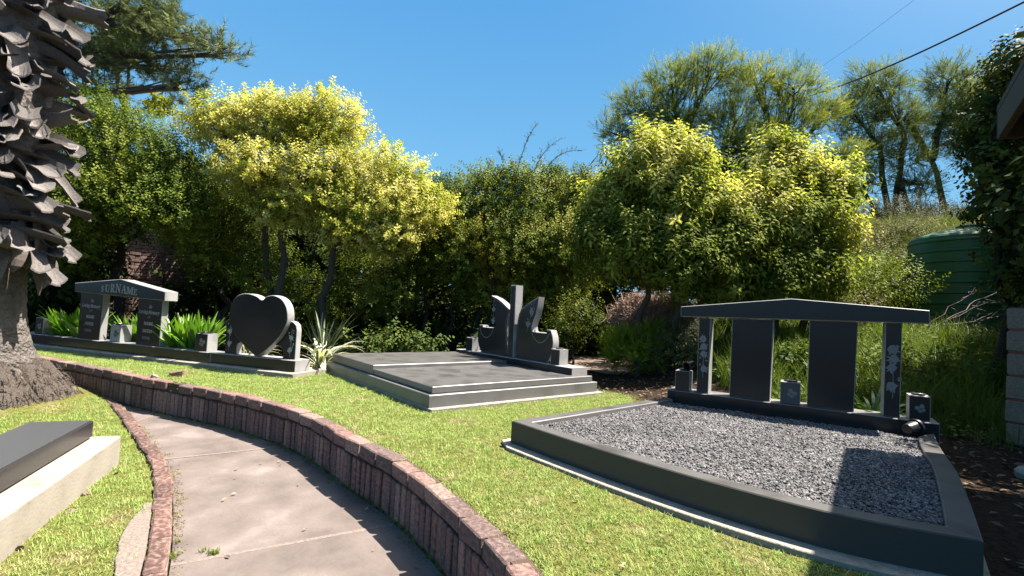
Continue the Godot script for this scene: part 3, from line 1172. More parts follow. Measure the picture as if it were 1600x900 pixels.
func scatter(parent: Node, called: String, mesh: Mesh, mat: Material, buf: PackedFloat32Array) -> MultiMeshInstance3D:
	var mm := MultiMesh.new()
	mm.transform_format = MultiMesh.TRANSFORM_3D
	mm.use_colors = true
	mm.mesh = mesh
	mm.instance_count = buf.size() / 16
	mm.buffer = buf
	var o := MultiMeshInstance3D.new()
	o.name = numbered(parent, called)
	o.multimesh = mm
	o.material_override = mat
	o.set_meta("kind", "stuff")
	parent.add_child(o, true)
	return o


# ------------------------------------------------------------------ middle double grave
func gp(i: float, j: float) -> Vector2:
	return GRAVE_N + GA * i + GB * j


func gquad(i0: float, j0: float, i1: float, j1: float) -> PackedVector2Array:
	return PackedVector2Array([gp(i0, j0), gp(i1, j0), gp(i1, j1), gp(i0, j1)])


func double_grave():
	var g := thing("double_grave", "flat double grave of grey granite ledgers stepped on a wide base", "grave")
	var pol: Material = M["polished slate grey granite"]
	var hon: Material = M["honed granite"]
	var hd: Material = M["honed dark granite"]
	slab(g, "footing", gquad(-.07, -.01, 2.9, 2.5), -0.12, 0.012, 0.004, M["concrete footing"], M["concrete footing"])
	slab(g, "base", gquad(0, 0, 2.88, 2.45), -0.03, 0.135, 0.006, hd, hd)
	slab(g, "ledger", gquad(.045, .055, 1.432, 2.4), 0.138, 0.208, 0.006, pol, hd)
	slab(g, "ledger", gquad(1.436, .05, 2.81, 2.4), 0.138, 0.252, 0.006, pol, hd)


func cross_headstone():
	var u := Vector2(0.655, 0.756)
	var turn := turn_of(u)
	var A := Vector3(-0.881, 0, -8.181)
	var h := thing("winged_headstone", "black granite headstone of a tall pillar between two curved wings", "headstone", A, turn)
	var pol: Material = M["polished granite"]
	var hon: Material = M["honed granite"]
	put(h, "plinth", prism(rect(0.0, 0.2, 2.59, 0.30), -0.3, 0.0, 0.005, pol, hon))
	var b := -0.08
	var pil := put(h, "pillar", prism(PackedVector2Array([Vector2(1.268, .303), Vector2(1.405, .303), Vector2(1.392, 1.366), Vector2(1.279, 1.366)]), b - .1, b + .045, 0.005, pol, hon))
	put(pil, "inlaid_line", ribbon(PackedVector2Array([Vector2(1.283, .33), Vector2(1.292, 1.348), Vector2(1.38, 1.348), Vector2(1.392, .33)]), 0.005, b + 0.0465), M["dim engraving"])
	var lw := PackedVector2Array([Vector2(.771, 1.208), Vector2(.92, 1.165), Vector2(1.05, 1.105), Vector2(1.16, 1.04), Vector2(1.251, .990), Vector2(1.215, .94), Vector2(1.19, .86), Vector2(1.18, .75), Vector2(1.19, .62), Vector2(1.21, .48), Vector2(1.245, .304), Vector2(.58, .304), Vector2(.51, .40), Vector2(.475, .49), Vector2(.462, .569), Vector2(.47, .65), Vector2(.505, .735), Vector2(.585, .735), Vector2(.595, .705), Vector2(.86, .705), Vector2(.897, .74), Vector2(.893, .82), Vector2(.878, .90), Vector2(.845, 1.02), Vector2(.80, 1.13)])
	var lm := put(h, "left_wing", prism(lw, b - .12, b, 0.005, pol, hon))
	var rw := PackedVector2Array([Vector2(1.838, 1.202), Vector2(1.70, 1.14), Vector2(1.58, 1.08), Vector2(1.478, 1.017), Vector2(1.435, .94), Vector2(1.412, .835), Vector2(1.41, .65), Vector2(1.42, .46), Vector2(1.442, .304), Vector2(2.05, .304), Vector2(2.11, .38), Vector2(2.15, .49), Vector2(2.158, .58), Vector2(2.14, .67), Vector2(2.10, .752), Vector2(2.03, .752), Vector2(2.02, .705), Vector2(1.80, .705), Vector2(1.745, .71), Vector2(1.722, .778), Vector2(1.755, .87), Vector2(1.796, .95), Vector2(1.822, 1.07)])
	var rm := put(h, "right_wing", prism(rw, b - .12, b, 0.005, pol, hon))
	put(lm, "inlaid_line", ribbon(smooth(PackedVector2Array([Vector2(.80, 1.175), Vector2(1.05, 1.075), Vector2(1.2, .975), Vector2(1.16, .86), Vector2(1.15, .72), Vector2(1.17, .56), Vector2(1.205, .36)]), 3), 0.006, b + .0015), M["dim engraving"])
	put(rm, "inlaid_line", ribbon(smooth(PackedVector2Array([Vector2(1.81, 1.165), Vector2(1.62, 1.07), Vector2(1.5, .995), Vector2(1.455, .9), Vector2(1.435, .8), Vector2(1.44, .6), Vector2(1.46, .36)]), 3), 0.006, b + .0015), M["dim engraving"])
	put(lm, "inlaid_arc", ribbon(smooth(PackedVector2Array([Vector2(.525, .705), Vector2(.55, .62), Vector2(.63, .555), Vector2(.72, .545), Vector2(.81, .6), Vector2(.86, .69)]), 3), 0.006, b + .0015), M["engraving"])
	put(rm, "inlaid_arc", ribbon(smooth(PackedVector2Array([Vector2(1.715, .76), Vector2(1.75, .66), Vector2(1.83, .585), Vector2(1.92, .565), Vector2(2.01, .61), Vector2(2.08, .7)]), 3), 0.006, b + .0015), M["engraving"])
	put(lm, "rose_engraving", roses(.86, .76, 1.13, .075, b + .002, -.02), M["dim engraving"])
	put(rm, "rose_engraving", roses(1.62, .76, 1.12, .085, b + .002, .14), M["dim engraving"])
	var on := func(s: float, z: float) -> Vector3: return A + Vector3(u.x * s - u.y * z, 0.301, u.y * s + u.x * z)
	flower_block("far flower block at the left foot of the winged headstone", on.call(0.29, -0.05), turn, Vector3(0.17, 0.21, 0.16), M["polished granite"], null)
	flower_block("near flower block at the right foot of the winged headstone, its side sunlit", on.call(2.235, -0.05), turn, Vector3(0.16, 0.205, 0.17), M["polished granite"], null)


# ------------------------------------------------------------------ left row
func surname_row():
	var u := Vector2(0.949, 0.315)
	var turn := turn_of(u)
	var A := Vector3(-7.75, 0, -8.04)
	var pol: Material = M["polished granite"]
	var hon: Material = M["honed granite"]
	var on := func(s: float, y: float, z: float) -> Vector3: return A + Vector3(u.x * s - u.y * z, y, u.y * s + u.x * z)
	var f := thing("concrete_footing", "long pale concrete strip under the two left headstones", "footing", A, turn)
	put(f, "strip", prism(rect(-0.6, -0.25, 5.34, 0.04), -0.55, 0.13, 0.006, M["concrete footing"], M["concrete footing"]))
	var h := thing("surname_headstone", "dark granite headstone lettered SURNAME across a gable on two pillars", "headstone", A, turn)
	put(h, "plinth", prism(PackedVector2Array([Vector2(-.6, .043), Vector2(3.787, .043), Vector2(3.787, .182), Vector2(-.6, .195)]), -0.26, 0.0, 0.005, pol, hon))
	var b := -0.05
	var left := put(h, "pillar", prism(PackedVector2Array([Vector2(.905, .19), Vector2(1.416, .19), Vector2(1.426, .908), Vector2(.896, .924)]), b - .1, b, 0.005, pol, hon))
	var right := put(h, "pillar", prism(PackedVector2Array([Vector2(2.22, .187), Vector2(2.715, .186), Vector2(2.712, .869), Vector2(2.202, .884)]), b - .1, b, 0.005, pol, hon))
	var gable := put(h, "gable", prism(PackedVector2Array([Vector2(.83, .928), Vector2(2.818, .868), Vector2(2.815, 1.0), Vector2(1.857, 1.158), Vector2(.811, 1.066)]), -0.2, 0.0, 0.006, pol, hon))
	var x := 1.43
	var letters := "SURNAME"
	for i in 7:
		var tall: float = [.09, .108, .12, .127, .12, .105, .09][i]
		var w: float = [.084, .112, .106, .124, .112, .134, .094][i]
		words(gable, letters[i], Vector3(x + w / 2, [.992, 1.0, 1.008, 1.01, 1.0, .985, .968][i], 0.001), tall, M["engraving"], w / 0.122 * .115 / tall, true, 0.0, -0.03)
		x += w + .008
	for q in [[left, 1.165, .0], [right, 2.455, -.035]]:
		var p: Node = q[0]
		var cx: float = q[1]
		var dy: float = q[2]
		var z := b + 0.001
		words(p, "In", Vector3(cx + .02, .80 + dy, z), .05, M["engraving"], 0.9, true, .3, -.03)
		words(p, "Loving Memory", Vector3(cx, .715 + dy, z), .05, M["engraving"], 0.78, true, .3, -.03)
		words(p, "of", Vector3(cx, .645 + dy, z), .042, M["dim engraving"], 0.9, true, .3, -.03)
		words(p, "NAME", Vector3(cx, .545 + dy, z), .05, M["engraving"], 0.95, false, .1, -.03)
		words(p, "DATES", Vector3(cx - .01, .435 + dy, z), .05, M["engraving"], 0.95, false, .1, -.03)
		words(p, "VERSE.", Vector3(cx - .02, .33 + dy, z), .042, M["dim engraving"], 0.95, false, .1, -.03)
	flower_block("flower block half hidden by the palm trunk, left of the lettered pillars", on.call(-0.04, .193, -.04), turn, Vector3(0.2, 0.27, 0.2), pol, M["dim engraving"], 0.4)
	flower_block("pale flower block with a dark butterfly between the two lettered pillars", on.call(1.76, .187, -.05), turn, Vector3(0.22, 0.265, 0.17), M["honed granite"], M["blue granite"], -0.6)
	flower_block("dark flower block with a faint butterfly beside the heart headstone", on.call(3.53, .183, -.05), turn, Vector3(0.235, 0.25, 0.17), pol, M["dim engraving"], -0.4)
	# the heart
	var k := thing("heart_headstone", "dark granite heart headstone with low rose-engraved side wings", "headstone", A, turn)
	put(k, "plinth", prism(PackedVector2Array([Vector2(3.795, .043), Vector2(5.25, .043), Vector2(5.25, .19), Vector2(3.795, .182)]), -0.28, 0.0, 0.005, pol, hon))
	var lwing := smooth_corner([Vector2(3.935, .186), Vector2(3.927, .58), Vector2(3.945, .65), Vector2(4.0, .69), Vector2(4.08, .70), Vector2(4.5, .70), Vector2(4.5, .45), Vector2(4.32, .36), Vector2(4.22, .355), Vector2(4.165, .33), Vector2(4.15, .29), Vector2(4.15, .186)])
	var rwing := smooth_corner([Vector2(4.955, .19), Vector2(4.95, .29), Vector2(4.935, .325), Vector2(4.88, .352), Vector2(4.8, .36), Vector2(4.65, .45), Vector2(4.65, .70), Vector2(5.02, .70), Vector2(5.09, .685), Vector2(5.14, .645), Vector2(5.158, .58), Vector2(5.158, .19)])
	var wl := put(k, "left_wing", prism(lwing, b - .13, b - .04, 0.005, pol, hon))
	var wr := put(k, "right_wing", prism(rwing, b - .13, b - .04, 0.005, pol, hon))
	put(wl, "rose_engraving", roses(4.0, .28, .62, .07, b - .0385, .01), M["engraving"])
	put(wr, "rose_engraving", roses(5.07, .27, .6, .07, b - .0385, .01), M["engraving"])
	var heart := smooth_ring(PackedVector2Array([Vector2(4.601, .957), Vector2(4.66, 1.0), Vector2(4.73, 1.022), Vector2(4.807, 1.026), Vector2(4.93, .985), Vector2(5.02, .885), Vector2(5.054, .746), Vector2(5.03, .63), Vector2(4.95, .49), Vector2(4.83, .37), Vector2(4.70, .265), Vector2(4.58, .193), Vector2(4.46, .25), Vector2(4.32, .34), Vector2(4.19, .45), Vector2(4.10, .555), Vector2(4.055, .64), Vector2(4.041, .739), Vector2(4.06, .86), Vector2(4.11, .95), Vector2(4.19, 1.01), Vector2(4.294, 1.034), Vector2(4.40, 1.03), Vector2(4.51, 1.002)]), 3)
	put(k, "heart", prism(heart, b - .1, b + .03, 0.007, pol, hon))


func smooth_corner(a: Array) -> PackedVector2Array:
	return PackedVector2Array(a)


# ------------------------------------------------------------------ near left grave
func near_grave():
	var d := Vector2(-0.37, -0.929)          # along the front, away from the viewer
	var w := Vector2(-0.929, 0.37)           # to the left
	var o := Vector2(-2.96, -3.82)           # far right corner of the concrete
	var q := func(a: float, b: float) -> Vector2: return o - d * a + w * b
	var g := thing("near_grave", "low grave beside the path, dark granite bar on a chipped concrete base", "grave")
	slab(g, "concrete_base", PackedVector2Array([q.call(0.0, 0.0), q.call(2.3, 0.0), q.call(2.3, 0.9), q.call(0, 0.9)]), -0.5, -0.125, 0.012, M["old concrete"], M["old concrete"])
	slab(g, "granite_bar", PackedVector2Array([q.call(.06, .16), q.call(2.2, .16), q.call(2.2, .54), q.call(.06, .54)]), -0.121, 0.012, 0.012, M["blue granite"], M["polished granite"])
	for k in 5:
		var p: Vector2 = q.call(rng.randf_range(.0, 2.0), -rng.randf_range(.01, .1))
		var st := put(g, "rubble", worn_box(Vector3(.06, .04, .05) * rng.randf_range(.3, .8), .008, .008), M["bare earth"], v3(p, -0.345 + rng.randf() * .02))
		st.rotation = Vector3(rng.randf(), rng.randf() * 3, rng.randf())


# ------------------------------------------------------------------ palm
func palm():
	var at := Vector3(-5.88, -0.36, -5.36)
	var p := thing("palm_tree", "thick palm trunk at the left edge, shaggy with old frond bases above", "palm tree", at)
	# smooth lower trunk, flaring at the foot
	var g := Geo.new()
	var rows := []
	var hs0 := [0.0, .12, .25, .38, .5, .65, .85, 1.1, 1.4, 1.8, 2.4, 3.2, 4.2, 5.4]
	var rs0 := [.95, .86, .75, .65, .56, .49, .44, .405, .385, .39, .44, .46, .46, .45]
	var seg := 40
	var hs := []
	var rs := []
	for i in 150:                                            # faint rings where fronds were shed
		var hh := i * .02 if i < 95 else 1.9 + (i - 94) * .064
		var j := 0
		while j < hs0.size() - 2 and hs0[j + 1] < hh:
			j += 1
		hs.append(hh)
		rs.append(lerpf(rs0[j], rs0[j + 1], clampf((hh - hs0[j]) / (hs0[j + 1] - hs0[j]), 0, 1)) + (.006 * absf(sin(hh * 34.0 + sin(hh * 9.0))) if hh > .5 else 0.0))
	for i in hs.size():
		var ring := PackedVector3Array()
		for k in seg:
			var a := TAU * k / seg
			var r: float = rs[i] * (1.0 + .035 * mottle.get_noise_3d(cos(a) * 1.6, hs[i] * 1.2, sin(a) * 1.6) + (.02 * sin(a * 5 + 1) if i < 22 else 0.0))
			ring.append(Vector3(cos(a) * r, hs[i], sin(a) * r))
		rows.append(ring)
	for i in hs.size() - 1:
		for k in seg:
			var k2 := (k + 1) % seg
			var ps := [rows[i][k], rows[i][k2], rows[i + 1][k2], rows[i + 1][k]]
			var ns := []
			for q in ps:
				ns.append((Vector3(q.x, 0, q.z).normalized() + Vector3(0, .35 if i < 22 else .12 * cos(hs[i] * 34.0), 0)).normalized())
			g.tri(ps[0], ps[1], ps[2], ns[0], ns[1], ns[2])
			g.tri(ps[0], ps[2], ps[3], ns[0], ns[2], ns[3])
	put(p, "trunk", g.mesh(), M["trunk skin"])
	# the mat of roots that bursts out at the foot
	var r := Geo.new()
	var rim := []
	for k in 61:
		var a := -0.55 + 2.6 * k / 60.0
		rim.append(a)
	for layer in 5:
		for k in 60:
			var a0: float = rim[k]
			var a1: float = rim[k + 1]
			var f := func(a: float, l: int) -> Vector3:
				var t := l / 5.0
				var top := .46 + .2 * mottle.get_noise_1d(a * 60.0)
				var rad: float = lerpf(.66, 1.03, pow(t, .8)) + .05 * mottle.get_noise_2d(a * 40, t * 20)
				return Vector3(cos(a) * rad, lerpf(top, -.06, t), sin(a) * rad)
			var q0: Vector3 = f.call(a0, layer)
			var q1: Vector3 = f.call(a1, layer)
			var q2: Vector3 = f.call(a1, layer + 1)
			var q3: Vector3 = f.call(a0, layer + 1)
			var nn := Vector3(cos(a0), .6, sin(a0)).normalized()
			r.quad(q0, q1, q2, q3, nn)
			if layer == 0:
				r.quad(q0, q1, q1 * Vector3(.8, 1, .8), q0 * Vector3(.8, 1, .8), Vector3.UP)
	put(p, "root_mound", r.mesh(), M["root mat"])
	var fib := Geo.new()
	for k in 900:
		var a := -0.6 + 2.7 * rng.randf()
		var t := pow(rng.randf(), .8)
		var rad := lerpf(.65, 1.03, pow(t, .8)) + .01
		var y := lerpf(.46, -.05, t)
		var c := Vector3(cos(a) * rad, y, sin(a) * rad)
		var dir := Vector3(cos(a) * .5 + rng.randf_range(-.5, .5), rng.randf_range(-1.2, .1), sin(a) * .5 + rng.randf_range(-.5, .5)).normalized()
		var l := rng.randf_range(.05, .13)
		fib.tube(PackedVector3Array([c - dir * l * .5, c + Vector3(cos(a), .3, sin(a)) * .02, c + dir * l * .5]), PackedFloat32Array([.002, .004, .0015]), 4, false)
	var fm := put(p, "roots", fib.mesh(), M["root mat"])
	fm.set_meta("kind", "stuff")
	# old frond bases
	var bases := []
	for k in 6:
		bases.append(frond_base(.36 + .03 * k, .085 + .014 * (k % 3), [-.8, -.4, -.6, -1.0, .2, -.5][k]))
	for lv in 21:
		var y := 1.75 + lv * .165
		var n := 13
		for k in n:
			var a := TAU * (k + .5 * (lv % 2)) / n + rng.randf_range(-.12, .12)
			if sin(a) < -.55:
				continue
			var o := put(p, "frond_base", bases[rng.randi() % 6], M["dead frond base %d" % (rng.randi() % 3)])
			var out := Vector3(cos(a), 0, sin(a))
			var pitch := rng.randf_range(-.25, .6)
			var yy := (out * cos(pitch) + Vector3.UP * sin(pitch) + Vector3(-out.z, 0, out.x) * rng.randf_range(-1.1, 1.1)).normalized()
			var xx := yy.cross(Vector3.UP).normalized().rotated(yy, rng.randf_range(-.7, .7))
			o.transform = Transform3D(Basis(xx, yy, xx.cross(yy)), out * (.34 + .03 * rng.randf()) + Vector3(0, y + rng.randf_range(-.05, .05), 0))
	# dry sheaths hanging below
	for k in 26:
		var a := -.75 + 2.5 * (k + rng.randf()) / 26.0
		var o := put(p, "hanging_sheath", hanging(rng.randf_range(.28, .62), rng.randf_range(.05, .085)), M["pale sheath"] if rng.randf() < .5 else M["dead frond base %d" % (rng.randi() % 3)])
		var out := Vector3(cos(a), 0, sin(a))
		var y := 2.0 + rng.randf_range(-.25, .2)
		o.transform = Transform3D(Basis(out.cross(Vector3.UP), Vector3.UP, -out).rotated(out, rng.randf_range(-.25, .25)), out * .5 + Vector3(0, y, 0))
	var th := Geo.new()
	for k in 150:
		var a := -.7 + 2.4 * rng.randf()
		var c := Vector3(cos(a) * .5, 1.95 + rng.randf_range(-.3, .15), sin(a) * .5)
		var l := rng.randf_range(.15, .45)
		var j := Vector3(rng.randf_range(-.1, .1), 0, rng.randf_range(-.1, .1))
		th.tube(PackedVector3Array([c, c + Vector3(cos(a) * .05, -l * .5, sin(a) * .05) + j * .5, c + Vector3(cos(a) * .03, -l, sin(a) * .03) + j]), PackedFloat32Array([.004, .003, .002]), 4, false)
	var tm := put(p, "fibre", th.mesh(), M["dead frond base 1"])
	tm.set_meta("kind", "stuff")


func frond_base(l: float, w: float, droop: float) -> ArrayMesh:      # a cut leaf stalk: a trough along +y, wide at its foot, its end ragged
	var g := Geo.new()
	var rows := []
	for i in 8:
		var t := i / 7.0
		var row := PackedVector3Array()
		var ww := w * lerpf(1.45, .8, pow(t, .6)) * (1.0 + .35 * smoothstep(.8, 1.0, t))
		for k in 7:
			var s := k / 3.0 - 1.0
			row.append(Vector3(s * ww, t * l + (.03 * sin(k * 2.1 + l * 30) if i == 7 else 0.0), -ww * .75 * (1 - s * s) + ww * .3 + droop * l * t * t * .8))
		rows.append(row)
	for i in 7:
		for k in 6:
			var a: Vector3 = rows[i][k]
			var b: Vector3 = rows[i][k + 1]
			var c: Vector3 = rows[i + 1][k + 1]
			var d: Vector3 = rows[i + 1][k]
			var n := (b - a).cross(d - a).normalized()
			var th := Vector3(0, 0, .02)
			g.quad(a, b, c, d, n)
			g.quad(a - th, b - th, c - th, d - th, -n)
			if k == 0:
				g.quad(a, d, d - th, a - th, Vector3.LEFT)
			if k == 5:
				g.quad(b, c, c - th, b - th, Vector3.RIGHT)
			if i == 6:
				g.quad(d, c, c - th, d - th, Vector3.UP)
	return g.mesh()


func hanging(l: float, w: float) -> ArrayMesh:
	var g := Geo.new()
	var rows := []
	var twist := rng.randf_range(-1.2, 1.2)
	for i in 9:
		var t := i / 8.0
		var row := PackedVector3Array()
		var ww := w * (sin(PI * (.18 + .72 * t)) * .9 + .15) * (.35 if i == 8 else 1.0)
		for k in 5:
			var s := k / 2.0 - 1.0
			var p := Vector3(s * ww, -t * l, -.35 * ww * (1 - s * s)).rotated(Vector3.UP, twist * t)
			row.append(p + Vector3(0, .02 * sin(k * 3.0) if i == 8 else 0.0, -.1 * sin(t * 2.2)))
		rows.append(row)
	for i in 8:
		for k in 4:
			var a: Vector3 = rows[i][k]
			var b: Vector3 = rows[i][k + 1]
			var c: Vector3 = rows[i + 1][k + 1]
			var d: Vector3 = rows[i + 1][k]
			var n := (b - a).cross(d - a).normalized()
			g.quad(a, b, c, d, n)
			g.quad(a - n * .006, b - n * .006, c - n * .006, d - n * .006, -n)
	return g.mesh()


# ------------------------------------------------------------------ foliage
func leaf_into(v: PackedVector3Array, base: Vector3, dir: Vector3, side: Vector3, l: float, w: float, bend: Vector3, fold := 0.25):
	var nrm := side.cross(dir).normalized()
	var mid := base + dir * l * .45 + bend * .3
	var tip := base + dir * l + bend
	var a := mid + side * w + nrm * w * fold
	var b := mid - side * w + nrm * w * fold
	v.append_array(PackedVector3Array([base, mid, a, base, b, mid, mid, tip, a, mid, b, tip]))


# a twig along +y with n leaves; droop curls the leaf tips down
func sprig(n: int, stem: float, l: float, w: float, droop: float, open: float, sd: int) -> ArrayMesh:
	var r := RandomNumberGenerator.new()
	r.seed = sd
	var v := PackedVector3Array()
	for k in n:
		var t := (k + .6) / n
		var a := k * 2.39996 + r.randf_range(-.3, .3)
		var out := Vector3(cos(a), 0, sin(a))
		var up := lerpf(.05, 1.3, t * t) * open
		var dir := (out + Vector3.UP * (up + r.randf_range(-.2, .25))).normalized()
		var side := dir.cross(Vector3.UP).normalized().rotated(dir, r.randf_range(-.5, .5))
		var ll := l * r.randf_range(.7, 1.15) * lerpf(1.1, .75, t)
		leaf_into(v, Vector3(out.x * .006, t * stem, out.z * .006), dir, side, ll, w * r.randf_range(.8, 1.2), Vector3(0, -droop * ll, 0))
	return bare(v)


# a spray of leaflets in one plane, for the feathery trees
func feather(n: int, stem: float, l: float, w: float, sd: int) -> ArrayMesh:
	var r := RandomNumberGenerator.new()
	r.seed = sd
	var v := PackedVector3Array()
	for fr in 4:
		var a := fr * 1.7 + r.randf()
		var ax := Vector3(cos(a) * .55, 1, sin(a) * .55).normalized()
		var sd2 := ax.cross(Vector3(cos(a + 1.5), .2, sin(a + 1.5))).normalized()
		for k in n:
			var t := (k + .5) / n
			for s in [-1.0, 1.0]:
				var dir: Vector3 = (sd2 * s + ax * .6 + Vector3(r.randf() - .5, r.randf() - .7, r.randf() - .5) * .5).normalized()
				var b := ax * t * stem + Vector3(0, -.12 * stem * t * t, 0)
				var q: Vector3 = dir.cross(ax).normalized()
				v.append_array(PackedVector3Array([b, b + dir * l * .5 + q * w, b + dir * l * r.randf_range(.8, 1.2)]))
				v.append_array(PackedVector3Array([b, b + dir * l, b + dir * l * .5 - q * w]))
	return bare(v)


func needles(n: int, l: float, w: float, sd: int) -> ArrayMesh:
	var r := RandomNumberGenerator.new()
	r.seed = sd
	var v := PackedVector3Array()
	for k in n:
		var t := r.randf()
		var a := r.randf() * TAU
		var dir := Vector3(cos(a), r.randf_range(.3, 1.4), sin(a)).normalized()
		var b := Vector3(0, t * l * 1.6, 0)
		var q := dir.cross(Vector3(r.randf() - .5, 1, r.randf() - .5)).normalized() * w
		var ll := l * r.randf_range(.6, 1.1)
		v.append_array(PackedVector3Array([b - q, b + q, b + dir * ll]))
	return bare(v)


func bare(v: PackedVector3Array) -> ArrayMesh:
	var arr := []
	arr.resize(Mesh.ARRAY_MAX)
	arr[Mesh.ARRAY_VERTEX] = v
	var m := ArrayMesh.new()
	m.add_surface_from_arrays(Mesh.PRIMITIVE_TRIANGLES, arr)
	return m


func random_dir() -> Vector3:
	var z := rng.randf_range(-1, 1)
	var a := rng.randf() * TAU
	var q := sqrt(1 - z * z)
	return Vector3(q * cos(a), z, q * sin(a))


func basis_along(y: Vector3, s: float) -> Basis:
	var x := y.cross(random_dir()).normalized()
	return Basis(x, y, x.cross(y)) * Basis.from_scale(Vector3(s, s, s))


# leaves of one crown: blobs [x, y, z, rx, ry, rz]; per = sprigs per square metre of blob face; up = how far twigs turn to the sky
func crown(parent: Node3D, called: String, blobs: Array, per: float, meshes: Array, mat: Material, cols: Array, up := 0.5, s0 := 0.8, s1 := 1.25, hollow := 0.35, ragged := 0.28):
	var bufs := []
	for m in meshes:
		bufs.append(PackedFloat32Array())
	for q in blobs:
		var c := Vector3(q[0], q[1], q[2])
		var n := int(per * 12.6 * (q[3] * q[4] + q[4] * q[5] + q[3] * q[5]) / 3.0)
		for k in n:
			var d := random_dir()
			var lump := 1.0 + ragged * 1.6 * mottle.get_noise_3d(c.x * 3 + d.x * 2.1, c.y * 3 + d.y * 2.1, c.z * 3 + d.z * 2.1)
			var r := lerpf(hollow, 1.0, pow(rng.randf(), .55)) * lump * (1.0 + (ragged * .6 if rng.randf() < .06 else 0.0))
			var pos := c + Vector3(d.x * q[3], d.y * q[4], d.z * q[5]) * r
			var hole := mottle.get_noise_3d(pos.x * 2.2 + 40, pos.y * 2.2, pos.z * 2.2)
			if hole < -.32 and rng.randf() < .8:
				continue
			var y := (d * .8 + Vector3.UP * up + random_dir() * .55).normalized()
			var w := clampf(.5 + .9 * mottle.get_noise_3d(pos.x * 1.3, pos.y * 1.3 + 90, pos.z * 1.3) + rng.randf_range(-.35, .35), 0, .999) * (cols.size() - 1)
			var i := int(w)
			var col: Color = cols[i].lerp(cols[i + 1], w - i)
			put_copy(bufs[k % meshes.size()], Transform3D(basis_along(y, rng.randf_range(s0, s1)), pos - parent.position), col * rng.randf_range(.85, 1.15))
	for k in meshes.size():
		scatter(parent, called, meshes[k], mat, bufs[k])


func wobble(a: Vector3, b: Vector3, n: int, amp: float) -> PackedVector3Array:
	var p := PackedVector3Array()
	for i in n + 1:
		var t := float(i) / n
		var w := amp * sin(PI * t) if i < n else 0.0
		p.append(a.lerp(b, t) + Vector3(rng.randf_range(-1, 1), rng.randf_range(-.4, .4), rng.randf_range(-1, 1)) * w)
	return p


func taper(n: int, r0: float, r1: float) -> PackedFloat32Array:
	var f := PackedFloat32Array()
	for i in n + 1:
		f.append(lerpf(r0, r1, pow(float(i) / n, .8)))
	return f


# trunks from the foot, limbs that reach into each blob
func limbs(parent: Node3D, called: String, feet: Array, blobs: Array, r0: float, mat: Material, fork := 0.5, twigs := 5):
	var g := Geo.new()
	var o := parent.position
	var tops := []
	for f in feet:
		var top: Vector3 = f[1]
		g.tube(wobble(f[0] - o, top - o, 6, .09), taper(6, r0, r0 * .62), 8)
		tops.append(top)
	for q in blobs:
		var c := Vector3(q[0], q[1], q[2])
		var best: Vector3 = tops[0]
		for t in tops:
			if t.distance_to(c) < best.distance_to(c):
				best = t
		g.tube(wobble(best - o, c - o, 5, .1), taper(5, r0 * .55, r0 * .2), 6)
		for k in twigs:
			var d := random_dir()
			d.y = absf(d.y) * .8 + .1
			var e := c + Vector3(d.x * q[3], d.y * q[4], d.z * q[5]) * rng.randf_range(.7, 1.02)
			var st := best.lerp(c, rng.randf_range(fork, 1.0))
			g.tube(wobble(st - o, e - o, 4, .06), taper(4, r0 * .2, r0 * .05), 5, false)
	put(parent, called, g.mesh(), mat)


